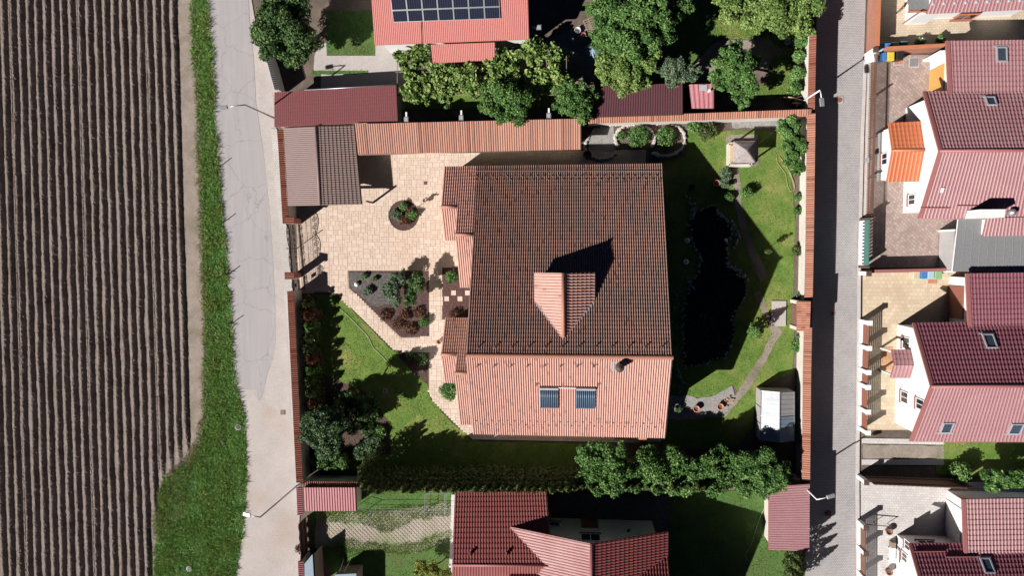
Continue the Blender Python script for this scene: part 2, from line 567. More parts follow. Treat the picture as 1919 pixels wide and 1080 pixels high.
M['grass'] = mat_leaf('verge_grass_blade', (.06, .165, .028), (.18, .35, .075), (.46, .50, .19))
M['turfblade'] = mat_leaf('lawn_grass_blade', (.08, .165, .03), (.155, .245, .048), (.27, .31, .09))
M['turfblade2'] = mat_leaf('dark_lawn_blade', (.055, .13, .028), (.11, .195, .045), (.20, .26, .075))
M['flower'] = mat_plain('white_blossom', (.75, .72, .62), .7)
# solar cells
m, t, b = nodes('photovoltaic_cells')
uv = N(t, 'ShaderNodeUVMap').outputs[0]
br = N(t, 'ShaderNodeTexBrick'); br.offset = 0.0
br.inputs['Scale'].default_value = 1; br.inputs['Brick Width'].default_value = 1 / 6.; br.inputs['Row Height'].default_value = .1
br.inputs['Mortar Size'].default_value = .005
br.inputs['Color1'].default_value = (.008, .010, .024, 1); br.inputs['Color2'].default_value = (.011, .013, .03, 1)
br.inputs['Mortar'].default_value = (.10, .11, .14, 1)
t.links.new(uv, br.inputs['Vector']); t.links.new(br.outputs['Color'], b.inputs['Base Color'])
b.inputs['Roughness'].default_value = .12
M['pv'] = m


# ------------------------------------------------------------------ builders
def lerp(a, b, t):
    return a + (b - a) * t


def tiles(name, eL, eR, rL, rR, mat, parent, colw=.19, rowh=.36, amp=.05, step=.035, prof='roll', off=0.03):
    """pressed / pantile sheet: eave left/right, ridge left/right. Real rolls and real course steps, one stuff mesh"""
    W = ((eR - eL).length + (rR - rL).length) / 2
    L = ((rL - eL).length + (rR - eR).length) / 2
    nC = max(1, round(W / colw)); nR = max(1, round(L / rowh))
    n = (eR - eL).cross(rL - eL).normalized()
    if n.z < 0: n = -n
    if prof == 'roll':
        fr = [0, .2, .36, .5, .64, .8]
        hz = [0, .03, .78, 1.0, .78, .03]
    elif prof == 'rib':
        fr = [0, .12, .24, .5, .62]
        hz = [0, 0, 0, 1, 1]
        fr = [0, .3, .42, .78, .9]; hz = [0, 0, 1, 1, 0]
    elif prof == 'seam':
        fr = [0, .02, .04, .06]; hz = [0, 1, 1, 0]
    else:
        fr = [0, .25, .5, .75]; hz = [0, .5, 1, .5]
    us = []; hs = []
    for c in range(nC):
        for f_, h_ in zip(fr, hz):
            us.append(c + f_); hs.append(h_ * amp)
    us.append(nC); hs.append(hz[0] * amp)
    us = np.array(us); hs = np.array(hs); K = len(us)
    A = [np.array(v) for v in (eL, eR, rL, rR)]
    nn = np.array(n)
    rows = []; uvr = []
    for r in range(nR):
        for tt, st in ((r / nR, step + off), ((r + 1) / nR, off)):
            a = A[0] + (A[2] - A[0]) * tt; b_ = A[1] + (A[3] - A[1]) * tt
            p = a[None] + (b_ - a)[None] * (us / nC)[:, None] + nn[None] * (hs + st)[:, None]
            rows.append(p)
            uvr.append(np.stack([us, np.full(K, r + (.02 if st > off else .98))], 1))
    V = np.concatenate(rows); UV = np.concatenate(uvr)
    R = len(rows)
    i = np.arange(R - 1)[:, None] * K + np.arange(K - 1)[None]
    i = i.ravel()
    Fq = np.stack([i, i + 1, i + 1 + K, i + K], 1)
    # shift uv a little inside the cell so floor() is stable
    UVc = UV[Fq.ravel()].reshape(-1, 4, 2)
    cx = np.floor(UVc[:, :, 0].mean(1, keepdims=True))
    UVc[:, :, 0] = cx + .5
    UVc[:, :, 1] = np.floor(UVc[:, :1, 1]) + .5
    return np_mesh(name, V, Fq, mat, parent, uv=UVc.reshape(-1, 2), kind='stuff')


def deck(name, eL, eR, rL, rR, mat, parent, th=.14):
    q1 = [eL, eR, rR, rL]
    q0 = [p - Vector((0, 0, th)) for p in q1]
    return MB().hexa(q0, q1).build(name, mat, parent)


def slope(parent, eL, eR, rL, rR, tm, dm=None, tname='roof_tiles', **kw):
    d = deck('roof', eL, eR, rL, rR, dm or M['trim'], parent)
    tiles(tname, eL, eR, rL, rR, tm, d, **kw)
    return d


def walls(parent, pts, mat, name='wall', th=.25):
    """closed ring of walls; pts = [(x,y,ztop)]"""
    n = len(pts)
    c = Vector((sum(p[0] for p in pts) / n, sum(p[1] for p in pts) / n, 0))
    mb = MB()
    inn = []
    for p in pts:
        d = Vector((p[0], p[1], 0)) - c
        inn.append(Vector((p[0], p[1], p[2])) - d.normalized() * th)
    for i in range(n):
        j = (i + 1) % n
        a, b_ = Vector(pts[i]), Vector(pts[j])
        if (a - b_).length < .05: continue
        ia, ib = inn[i], inn[j]
        mb.hexa([Vector((a.x, a.y, 0)), Vector((b_.x, b_.y, 0)), Vector((ib.x, ib.y, 0)), Vector((ia.x, ia.y, 0))], [a, b_, ib, ia])
    return mb.build(name, mat, parent)


def wall_ring(parent, poly, z, mat, name='wall'):
    return walls(parent, [(p[0], p[1], z) for p in poly], mat, name)


def gable(parent, eN, rdg, eS, tm, wm, dm=None, ov=.35, ove=.35, make_walls=True, capm=None, **kw):
    """eN,rdg,eS = (W point, E point) world vectors; gable roof with two tiled slopes"""
    dN = slope(parent, eN[0], eN[1], rdg[0], rdg[1], tm, dm, **kw)
    dS = slope(parent, eS[0], eS[1], rdg[0], rdg[1], tm, dm, **kw)
    if capm:
        up = Vector((0, 0, .05))
        MB().tube([rdg[0] + up, rdg[1] + up], .11, 8).build('ridge_cap', capm, parent, True)
    if make_walls:
        pts = []
        def inset(e, r):
            L = Vector((r.x - e.x, r.y - e.y, 0)).length
            p = lerp(e, r, ove / max(L, .01))
            return p
        ax = (rdg[1] - rdg[0]); ax.z = 0; ax.normalize()
        dz = Vector((0, 0, .16))
        pts = [inset(eN[0], rdg[0]) + ax * ov - dz, rdg[0] + ax * ov - dz, inset(eS[0], rdg[0]) + ax * ov - dz,
               inset(eS[1], rdg[1]) - ax * ov - dz, rdg[1] - ax * ov - dz, inset(eN[1], rdg[1]) - ax * ov - dz]
        walls(parent, pts, wm)
    return dN, dS


def on_slope(px, py, p0, p1, p2):
    """where the view ray of a photo pixel meets the plane of a slope; frame u (along eave), v (up slope), n"""
    u = (p1 - p0).normalized()
    n = (p1 - p0).cross(p2 - p0).normalized()
    if n.z < 0: n = -n
    v = n.cross(u)
    if v.z < 0: v = -v
    d = ray(px, py)
    tt = (p0 - CAMP).dot(n) / d.dot(n)
    return CAMP + d * tt, u, v, n


def skylight(parent, px, py, pl, w=.8, l=1.2, framem=None):
    o, u, v, n = on_slope(px, py, *pl)
    f = MB()
    fw = .09
    for a0, a1, b0, b1 in ((-w / 2, w / 2, -l / 2, -l / 2 + fw), (-w / 2, w / 2, l / 2 - fw, l / 2), (-w / 2, -w / 2 + fw, -l / 2 + fw, l / 2 - fw), (w / 2 - fw, w / 2, -l / 2 + fw, l / 2 - fw)):
        f.fbox(o, u, v, n, a0, a1, b0, b1, -.05, .2)
    fr = f.build('skylight', framem or M['lead'], parent)
    MB().fbox(o, u, v, n, -w / 2 + fw, w / 2 - fw, -l / 2 + fw, l / 2 - fw, .05, .14).build('pane', M['skyglass'], fr)
    MB().fbox(o, u, v, n, -w / 2 - .18, w / 2 + .18, -l / 2 - .16, -l / 2 - .01, .04, .12).build('flashing', M['lead'], fr)
    return fr


def window(parent, c, ux, w, h, n, framem=None, name='window', sill=None):
    """upright window: centre c, along ux, facing n"""
    ux = Vector(ux).normalized(); n = Vector(n).normalized(); z = Vector((0, 0, 1))
    f = MB(); fw = .08
    for a0, a1, b0, b1 in ((-w / 2, w / 2, -h / 2, -h / 2 + fw), (-w / 2, w / 2, h / 2 - fw, h / 2), (-w / 2, -w / 2 + fw, -h / 2 + fw, h / 2 - fw), (w / 2 - fw, w / 2, -h / 2 + fw, h / 2 - fw), (-.03, .03, -h / 2 + fw, h / 2 - fw)):
        f.fbox(Vector(c), ux, z, n, a0, a1, b0, b1, -.02, .07)
    fr = f.build(name, framem or M['whitepaint'], parent)
    MB().fbox(Vector(c), ux, z, n, -w / 2 + fw, w / 2 - fw, -h / 2 + fw, h / 2 - fw, -.02, .035).build('pane', M['glass'], fr)
    MB().fbox(Vector(c), ux, z, n, -w / 2 - .08, w / 2 + .08, -h / 2 - .07, -h / 2 - .005, -.02, .16).build('sill', sill or M['trim'], fr)
    return fr


def leaves(name, parent, blobs, n, size, mat, seed, up=0.35, flat=1.0, r0=.5, elong=1.6, kind=None):
    """many leaf-sized faces spread through clumps: the crown's real volume"""
    g = np.random.default_rng(seed)
    B = np.array(blobs, dtype=float)
    w = (B[:, 3] * B[:, 4]) ** 1.0; w /= w.sum()
    k = g.choice(len(B), n, p=w)
    d = g.normal(size=(n, 3)); d[:, 2] = d[:, 2] + up
    d /= np.linalg.norm(d, axis=1, keepdims=True)
    r = r0 + (1.1 - r0) * g.random(n) ** .55 + .22 * g.random(n) ** 4
    pos = B[k, :3] + d * B[k, 3:6] * r[:, None]
    pos[:, 2] = np.maximum(pos[:, 2], 0.03)
    nr = d * .7 + g.normal(size=(n, 3)) * .55; nr[:, 2] += .25
    nr /= np.linalg.norm(nr, axis=1, keepdims=True)
    tg = np.cross(nr, g.normal(size=(n, 3))); tg /= np.linalg.norm(tg, axis=1, keepdims=True)
    bt = np.cross(nr, tg)
    s = size * (.55 + .9 * g.random(n))[:, None]
    a = pos + tg * s * elong * .5; c = pos - tg * s * elong * .5
    b_ = pos + bt * s * .5 + nr * s * .12; e = pos - bt * s * .5 + nr * s * .12
    V = np.stack([a, b_, c, e], 1).reshape(-1, 3)
    Fq = np.arange(4 * n).reshape(-1, 4)
    blobtint = g.normal(0, .13, len(B))
    tint = np.clip(.5 + blobtint[k] + g.normal(0, .22, n), 0, 1)
    return np_mesh(name, V, Fq, mat, parent, tint=tint, kind=kind)


def spread_blobs(px, py, rpx, h, seed, k=11, zr=.75):
    """split one crown seen in the photo into overlapping clumps at true height"""
    r = random.Random(seed)
    c = P(px, py, h)
    R = rpx / 21.0 * (H - h) / H
    out = [(c.x, c.y, c.z - .15 * R, R * .55, R * .55, R * .5 * zr)]
    k = int(k * 1.7)
    lob = [r.uniform(.72, 1.08) for _ in range(7)]
    for i in range(k):
        a = 2.4 * i + r.uniform(-.5, .5)
        q = R * math.sqrt((i + .6) / k) * .86 * lob[int((a % 6.2832) / .8977) % 7]
        rr = R * r.uniform(.13, .34)
        z = c.z + zr * (R * .62 * math.sqrt(max(0, 1 - (q / R) ** 2)) - R * .25) + r.uniform(-.22, .2) * R
        out.append((c.x + q * math.cos(a), c.y + q * math.sin(a), z, rr * r.uniform(.8, 1.3), rr * r.uniform(.8, 1.3), rr * .75))
    return out


TREE_SEED = [100]


def tree(name, cat, label, blobs_px, mat, n=5000, size=.2, trunk=.14, group=None, k=11, up=.35, zr=.75, r0=.45):
    """blobs_px: (px,py,r_px,height of the crown middle) as seen in the photo"""
    TREE_SEED[0] += 1
    sd_ = TREE_SEED[0]
    bl = []
    big = len(blobs_px) > 3 or n > 6000
    if big: n = int(n * 1.5); size = size * .88
    for i, (x, y, r, h) in enumerate(blobs_px):
        bl += spread_blobs(x, y, r * (1.12 if big else 1.0), h, sd_ * 13 + i, k, zr)
    mx = sum(b_[0] for b_ in bl) / len(bl); my = sum(b_[1] for b_ in bl) / len(bl)
    hm = sum(b_[3] for b_ in blobs_px) / len(blobs_px)
    root = thing(name, (mx, my, 0), label, cat, group)
    mb = MB()
    fork = Vector((mx, my, hm * .45))
    mb.tube([(mx, my, 0), (mx + .05, my - .04, hm * .22), fork], [trunk * 1.3, trunk, trunk * .85], 8)
    rr = random.Random(sd_)
    for b_ in rr.sample(bl, min(len(bl), 9)):
        e = Vector(b_[:3])
        mid = lerp(fork, e, .5) + Vector((rr.uniform(-.15, .15), rr.uniform(-.15, .15), .12))
        mb.tube([fork, mid, e], [trunk * .6, trunk * .38, trunk * .12], 5)
    mb.build('trunk', M['bark'], root, True)
    leaves('crown', root, bl, n, size, mat, sd_, up=up, r0=r0)
    return root


def shrub(label, px, py, rpx, h, mat, n=700, size=.1, cat='shrub', name='shrub', group=None, flower=None, flat=.8):
    TREE_SEED[0] += 1
    sd_ = TREE_SEED[0]
    g = P(px, py, h * .6)
    R = rpx / 21.0
    root = thing(name, (g.x, g.y, 0), label, cat, group)
    bl = [(g.x, g.y, h * .5, R * .8, R * .8, h * .45)]
    r = random.Random(sd_)
    for i in range(6):
        a = i * 1.05 + r.uniform(-.3, .3)
        q = R * r.uniform(.4, .72)
        s = R * r.uniform(.28, .42)
        bl.append((g.x + q * math.cos(a), g.y + q * math.sin(a), h * r.uniform(.45, .8), s, s, min(s, h * .4)))
    mb = MB()
    for b_ in bl[:6]:
        mb.tube([(g.x, g.y, 0), (lerp(g.x, b_[0], .5), lerp(g.y, b_[1], .5), b_[2] * .6), b_[:3]], [.03, .022, .01], 5)
    mb.build('stem', M['bark'], root, True)
    leaves('foliage', root, bl, n, size, mat, sd_, r0=.35)
    if flower:
        leaves('blossom', root, bl, flower, size * 1.1, M['flower'], sd_ + 5000, r0=.95, up=.8, elong=1.0)
    return root


def cone_tree(label, px, py, rpx, h, mat, n=900, size=.1, cat='conifer', name='thuja_tree', group=None, lean=0, rag=.25, ground=False):
    """upright conifer; px,py = where its top shows (or its foot when ground)"""
    TREE_SEED[0] += 1
    sd_ = TREE_SEED[0]
    g = np.random.default_rng(sd_)
    tp = P(px, py, 0 if ground else h)
    R = rpx / 21.0
    root = thing(name, (tp.x, tp.y, 0), label, cat, group)
    MB().tube([(tp.x, tp.y, 0), (tp.x, tp.y, h * .95)], [.07 + R * .08, .015], 6).build('trunk', M['bark'], root, True)
    tt = g.random(n) ** .8
    prof = np.minimum(1.0, (1 - tt) * 2.2) ** .75 * R * (1 + rag * np.sin(tt * 40 + g.random(n) * .6) * .5)
    a = g.random(n) * 2 * math.pi
    prof = prof * (1 + .18 * np.sin(3 * a + tt * 9))
    rr = prof * (.55 + .5 * g.random(n) ** .6)
    pos = np.stack([tp.x + rr * np.cos(a), tp.y + rr * np.sin(a), .05 + tt * h], 1)
    d = np.stack([np.cos(a), np.sin(a), np.full(n, .2)], 1)
    nr = d + g.normal(size=(n, 3)) * .4; nr /= np.linalg.norm(nr, axis=1, keepdims=True)
    tg = np.cross(nr, g.normal(size=(n, 3))); tg /= np.linalg.norm(tg, axis=1, keepdims=True)
    bt = np.cross(nr, tg)
    s = size * (.6 + .8 * g.random(n))[:, None]
    V = np.stack([pos + tg * s * .9, pos + bt * s * .5, pos - tg * s * .9, pos - bt * s * .5], 1).reshape(-1, 3)
    np_mesh('crown', V, np.arange(4 * n).reshape(-1, 4), mat, root, tint=np.clip(.5 + g.normal(0, .25, n), 0, 1))
    return root


def blades(name, poly, n, hgt, wid, mat, seed, label, z=0.0, cat='grass', clump=0.0, lean=.5, patch=1.6):
    """grass: single tapering blades standing on the ground, one object"""
    g = np.random.default_rng(seed)
    q = poly_area_pts(poly, n, seed)
    if clump > 0:
        c = poly_area_pts(poly, max(3, n // 40), seed + 1)
        k = g.integers(0, len(c), n)
        m_ = g.random(n) < .65
        qq = c[k] + g.normal(0, clump, (n, 2))
        ok = inside(qq, np.array([(p[0], p[1]) for p in poly])) & m_
        q[ok] = qq[ok]
    a = g.random(n) * 2 * math.pi
    hh = hgt * (.5 + g.random(n))
    w = wid * (.6 + .8 * g.random(n))
    dx, dy = np.cos(a) * w / 2, np.sin(a) * w / 2
    la = g.random(n) * 2 * math.pi
    lx, ly = np.cos(la) * hh * lean, np.sin(la) * hh * lean
    zz = np.full(n, z)
    pt = np.zeros(n)
    for _ in range(6):
        kv = g.normal(0, patch, 2); pt += np.sin(q[:, 0] * kv[0] + q[:, 1] * kv[1] + g.uniform(0, 6.28))
    pt = pt / 6
    hh = hh * np.clip(1 + .8 * pt, .35, 1.8)
    V = np.stack([np.stack([q[:, 0] - dx, q[:, 1] - dy, zz], 1), np.stack([q[:, 0] + dx, q[:, 1] + dy, zz], 1),
                  np.stack([q[:, 0] + lx + dx * .5, q[:, 1] + ly + dy * .5, zz + hh * .75], 1),
                  np.stack([q[:, 0] + lx * 1.5 - dx * .3, q[:, 1] + ly * 1.5 - dy * .3, zz + hh], 1)], 1).reshape(-1, 3)
    o = np_mesh(name, V, np.arange(4 * n).reshape(-1, 4), mat, None, tint=np.clip(.47 + .45 * pt + g.normal(0, .2, n), 0, 1))
    return tag(o, label, cat, None, 'stuff')


def rock_mesh(seed, mat):
    g = np.random.default_rng(seed)
    bm = bmesh.new()
    bmesh.ops.create_icosphere(bm, subdivisions=1, radius=1.0)
    for v in bm.verts:
        v.co = v.co * float(g.uniform(.78, 1.12))
        v.co.z *= .7
    me = bpy.data.meshes.new('stone')
    bm.to_mesh(me); bm.free()
    me.materials.append(mat)
    return me


ROCKS = [rock_mesh(i, M['stone']) for i in range(4)]
ROCKSG = [rock_mesh(20 + i, M['stonegrey']) for i in range(4)]


def stones(parent, px_path, spacing, rpx, meshes, seed, z=.05, jit=1.0, closed=False):
    r = random.Random(seed)
    pts = list(px_path) + ([px_path[0]] if closed else [])
    for i in range(len(pts) - 1):
        a, b_ = pts[i], pts[i + 1]
        L = math.hypot(b_[0] - a[0], b_[1] - a[1])
        k = max(1, round(L / spacing))
        for j in range(k):
            t_ = (j + r.uniform(-.2, .2)) / k
            x = a[0] + (b_[0] - a[0]) * t_ + r.uniform(-jit, jit); y = a[1] + (b_[1] - a[1]) * t_ + r.uniform(-jit, jit)
            s = rpx * r.uniform(.65, 1.25) / 21.0
            Mx = Matrix.Translation(P(x, y, z)) @ Matrix.Rotation(r.uniform(0, 6.28), 4, 'Z') @ Matrix.Diagonal((s * r.uniform(.9, 1.4), s, s * r.uniform(.7, 1), 1))
            place('stone', r.choice(meshes), parent, Mx)


# ================================================================== GROUND AND ROADS
S = []
tag(MB().prism([(-260, -260), (260, -260), (260, 260), (-260, 260)], -.6, -.06).build('ground', M['earth']), 'bare brown earth under the whole neighbourhood', None, None, 'structure')

# ---- ploughed field with ridges (each ridge its own piece)
fx0 = lambda y: 333 + 33 * y / 1080.0
field = sheet('field', [(-420, -160), (337, -160), (340, 100), (349, 380), (356, 600), (362, 900), (330, 985), (296, 1000), (292, 1240), (-420, 1240)], -.02, M['soil'], 'ploughed dark field with long parallel planting ridges')
ys = np.linspace(-20, 1100, 470)


def ridge(i):
    g = np.random.default_rng(500 + i)
    n = len(ys)
    cut = 1100 if i > 4 else [868, 884, 900, 918, 1000][i]
    yy = np.linspace(-20, cut, int(720 * (cut + 20) / 1120))
    n = len(yy)
    cx = 333 - 7 - 15.9 * i + (33 * yy / 1080.0)
    cx = cx + np.convolve(g.normal(0, 1.0, n + 40), np.ones(41) / 41, 'valid') * 3.2
    pts = np.array([tuple(P(a, b_, 0)) for a, b_ in zip(cx, yy)])
    off = np.array([-.36, -.25, -.16, -.08, 0, .08, .16, .25, .36])
    hz = np.array([0, .08, .19, .285, .31, .28, .18, .07, 0])
    K = len(off)
    V = np.zeros((n, K, 3))
    lump = np.convolve(g.normal(0, 1, n + 12), np.ones(13) / 13, 'valid')
    tap = np.clip((n - np.arange(n)) / 40.0, .15, 1)[:, None] if cut < 1100 else 1.0
    V[:, :, 0] = pts[:, 0:1] + off[None] + g.normal(0, .016, (n, K))
    V[:, :, 1] = pts[:, 1:2] + g.normal(0, .03, (n, K))
    V[:, :, 2] = hz[None] * tap * (1.06 + .10 * lump[:, None]) + g.normal(0, 1, (n, K)) * np.array([0, .034, .028, .014, .010, .02, .034, .036, 0])[None] - .03
    idx = (np.arange(n - 1)[:, None] * K + np.arange(K - 1)[None]).ravel()
    np_mesh('soil_ridge', V.reshape(-1, 3), np.stack([idx, idx + 1, idx + 1 + K, idx + K], 1), M['soil'], field)


for i in range(24): ridge(i)


def tram_ridge(i, seed):
    g = np.random.default_rng(seed)
    yy = np.linspace(-20, 1100 if i > 4 else 880, 500); n = len(yy)
    cx = 333 - 7 - 15.9 * i - 5.5 + 33 * yy / 1080.0
    pts = np.array([tuple(P(a, b_, 0)) for a, b_ in zip(cx, yy)])
    off = np.array([-.12, -.05, .05, .12]); hz = np.array([0, .15, .15, 0])
    V = np.zeros((n, 4, 3)); V[:, :, 0] = pts[:, 0:1] + off + g.normal(0, .012, (n, 4)); V[:, :, 1] = pts[:, 1:2]
    V[:, :, 2] = hz[None] + g.normal(0, .02, (n, 4))
    idx = (np.arange(n - 1)[:, None] * 4 + np.arange(3)[None]).ravel()
    np_mesh('soil_ridge', V.reshape(-1, 3), np.stack([idx, idx + 1, idx + 5, idx + 4], 1), M['soil'], field)


for i in (3, 11, 19): tram_ridge(i, 600 + i)

# ---- verge, dirt strip, road
vl = [(358, -160), (360, 0), (362, 100), (372, 180), (375, 300), (380, 400), (382, 500), (384, 600), (386, 700), (384, 780), (374, 835), (358, 866), (333, 880), (306, 902), (294, 968), (291, 1080), (288, 1240)]
vr = [(388, -160), (392, 0), (399, 100), (403, 200), (411, 310), (419, 400), (428, 500), (436, 610), (444, 725), (455, 762), (462, 830), (463, 905), (455, 1000), (441, 1080), (428, 1240)]
sheet('dirt_track', wob([(331, -160), (337, 100), (346, 380), (353, 600), (360, 890), (350, 960), (372, 890), (392, 780), (392, 600), (384, 400), (380, 180), (368, 0), (366, -160)], 1.5, 12, 3), .0, M['dirt'], 'dry pale dirt strip along the field edge')
verge = wob(vl + vr[::-1], 1.8, 9, 4)
sheet('verge', verge, .015, M['verge'], 'grassy ground of the roadside verge')
vp = [P(x, y) for x, y in wob([(a - 1, b_) for a, b_ in vl] + [(a + 1, b_) for a, b_ in vr[::-1]], 3.0, 8, 5)]
blades('verge_grass', vp, 80000, .2, .05, M['grass'], 21, 'tall rough green grass growing on the verge between field and road', .01, clump=.22, lean=1.1)
dp = [P(x, y) for x, y in wob([(358, 0), (368, 0), (379, 180), (384, 400), (391, 600), (392, 780), (378, 850), (352, 905), (345, 960), (300, 1020), (287, 990), (292, 930), (318, 885), (352, 855), (378, 780), (380, 600), (372, 400), (366, 180)], 3, 9, 61)]
blades('dry_grass', dp, 9000, .14, .04, mat_leaf('dry_straw_blade', (.16, .16, .06), (.30, .27, .13), (.46, .40, .24)), 23, 'dry straw coloured grass fringe between dirt strip and verge', .02, lean=1.2)
tr = wob([(375, 180), (378, 300), (383, 500), (386, 700), (383, 800), (362, 880), (300, 975), (296, 1080), (330, 1080), (345, 985), (380, 910), (392, 800), (394, 700), (391, 500), (386, 300), (380, 180)], 2, 10, 6)
road_l = [(x - 4, y) for x, y in vr]
sheet('sandy_road', road_l + [(600, 1240), (566, 1080), (561, 1000), (564, 905), (556, 800), (543, 560), (535, 470), (527, 390), (516, 230), (522, 160), (502, 120), (482, 60), (472, 0), (470, -160)], .004, M['gravel_road'], 'pale sandy unpaved stretch of the road')
sheet('road', road_l[:9] + wob([(442, 735), (458, 762)], 1, 8, 8)[:2] + [(487, 752), (493, 738), (502, 700), (512, 672), (517, 640), (516, 560), (508, 420), (496, 300), (480, 190), (476, 110), (470, 60), (466, 0), (464, -160)], .02, M['asphalt'], 'light grey worn asphalt road beside the field')
sheet('asphalt_patch', [(459, 730), (482, 730), (484, 752), (460, 752)], .026, M['concrete'], 'square repair patch at the end of the asphalt')
sheet('pavement', [(484, 130), (506, 128), (518, 242), (535, 545), (541, 680), (546, 790), (520, 770), (496, 755), (508, 690), (516, 600), (514, 545), (503, 400), (492, 260)], .012, M['concrete'], 'pale concrete strip between road and property wall')
sheet('footpath', [(509, 241), (519, 241), (527, 330), (533, 415), (541, 430), (549, 548), (556, 650), (562, 800), (570, 905), (557, 905), (551, 800), (541, 650), (533, 548), (524, 430), (514, 330)], .06, M['footpath'], 'narrow block footpath along the outside of the west wall')

# ---- right-hand street with kerbs
sheet('street', [(1530, -160), (1527, 210), (1512, 560), (1508, 905), (1510, 1240), (1606, 1240), (1604, 900), (1608, 500), (1614, 250), (1620, 100), (1628, -160)], .0, M['street'], 'grey block paved lane between the two rows of plots')
sheet('kerb', [(1620, 100), (1626, 100), (1620, 250), (1614, 500), (1611, 900), (1613, 1240), (1606, 1240), (1604, 900), (1608, 500), (1614, 250)], .12, M['kerb'], 'concrete kerb on the east side of the lane')

# ---- plots
sheet('garden_soil', [(515, -160), (1530, -160), (1527, 210), (1512, 560), (1508, 905), (1510, 1240), (580, 1240), (566, 905), (543, 560), (535, 470), (518, 235), (525, 120)], -.03, M['earth'], 'dark garden soil of the walled plots')
sheet('plot_soil', [(1626, -160), (1626, 100), (1614, 500), (1611, 900), (1613, 1240), (2100, 1240), (2100, -160)], -.03, M['earth'], 'earth under the eastern plots')


def lawn(px, mat, label, nbl, bm_, seed, z=.01, amp=1.0, h=.05):
    w = wob(px, amp, 10, seed)
    sheet('lawn', w, z, mat, label)
    pl = [P(x, y) for x, y in w]
    blades('lawn_grass', pl, nbl, h, .05, bm_, seed + 50, 'short grass blades of the ' + label, z, lean=.9)


lawn([(572, 552), (632, 552), (735, 657), (760, 668), (803, 662), (803, 742), (850, 796), (900, 830), (1100, 832), (1100, 880), (575, 882)], M['lawn'], 'front lawn west of the main house', 16000, M['turfblade'], 31)
lawn([(1232, 235), (1480, 235), (1482, 330), (1495, 440), (1492, 560), (1486, 700), (1418, 730), (1412, 800), (1380, 840), (1240, 840), (1252, 790), (1330, 780), (1392, 745), (1374, 722), (1342, 741), (1308, 746), (1288, 741), (1240, 740), (1235, 300)], M['lawn'], 'back lawn east of the main house', 20000, M['turfblade'], 32)
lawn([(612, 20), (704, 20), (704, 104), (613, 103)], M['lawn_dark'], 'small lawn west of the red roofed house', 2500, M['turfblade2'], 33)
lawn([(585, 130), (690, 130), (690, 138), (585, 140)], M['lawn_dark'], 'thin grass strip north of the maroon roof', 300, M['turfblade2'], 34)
lawn([(760, 165), (1090, 160), (1090, 200), (760, 205)], M['lawn'], 'shady grass strip beside the grape arbor', 2500, M['turfblade'], 35)
lawn([(1330, 0), (1520, 0), (1520, 185), (1340, 185), (1345, 160), (1440, 160), (1450, 75), (1345, 70)], M['lawn'], 'orchard grass in the north east garden', 14000, M['turfblade'], 36)
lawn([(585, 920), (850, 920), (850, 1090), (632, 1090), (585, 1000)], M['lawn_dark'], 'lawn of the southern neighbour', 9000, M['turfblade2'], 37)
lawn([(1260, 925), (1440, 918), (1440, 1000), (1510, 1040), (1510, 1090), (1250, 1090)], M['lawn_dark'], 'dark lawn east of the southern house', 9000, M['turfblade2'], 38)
lawn([(1755, 822), (1930, 826), (1930, 900), (1755, 890)], M['lawn'], 'grass between the eastern houses', 2500, M['turfblade'], 39)

# neighbour's grass-grid parking
grid = mat_noise('grass_grid', (.33, .28, .22), (.45, .39, .32), .5, 10, .95, .4, .02, (.20, .25, .09))
gp = sheet('grid_paving', wob([(592, 962), (628, 965), (700, 962), (780, 950), (842, 945), (846, 1012), (780, 1036), (700, 1034), (640, 1024), (592, 1030)], 2, 10, 77), .03, grid, 'pale honeycomb grass grid parking of the southern plot')
gmb = MB()
A_, B_ = P(592, 945, .05), P(846, 1036, .05)
poly_g = np.array([tuple(P(x, y))[:2] for x, y in [(592, 964), (700, 962), (842, 946), (846, 1010), (780, 1034), (640, 1022), (592, 1028)]])
st = .30
for dirn in (1, -1):
    d = Vector((1, dirn, 0)).normalized(); pn = Vector((-d.y, d.x, 0))
    c0 = (A_ + B_) / 2
    for k in range(-26, 27):
        o = c0 + pn * (k * st)
        run = None
        for j in range(-44, 45):
            q = o + d * (j * .2)
            ins = bool(inside(np.array([[q.x, q.y]]), poly_g)[0])
            if ins and run is None: run = q
            if run is not None and (not ins):
                gmb.bar(run, q, .07, .03); run = None
blades('grid_grass', [P(x, y) for x, y in wob([(600, 958), (700, 955), (842, 942), (846, 965), (780, 975), (720, 1000), (690, 985), (600, 975)], 3, 8, 91)], 8000, .09, .04, M['turfblade'], 92, 'sparse grass growing through the grid paving, northern part', .03, lean=1.0)
blades('grid_grass', [P(x, y) for x, y in wob([(592, 1035), (700, 1038), (790, 1036), (846, 1012), (846, 990), (780, 1018), (700, 1020), (640, 1008)], 3, 8, 93)], 6000, .09, .04, M['turfblade'], 94, 'sparse grass growing through the grid paving, southern part', .03, lean=1.0)
gmb.build('grid_cells', mat_noise('worn_grid_plastic', (.38, .33, .27), (.50, .44, .38), .5, 10, .9, .2, .01, (.25, .29, .12)), gp)['kind'] = 'stuff'

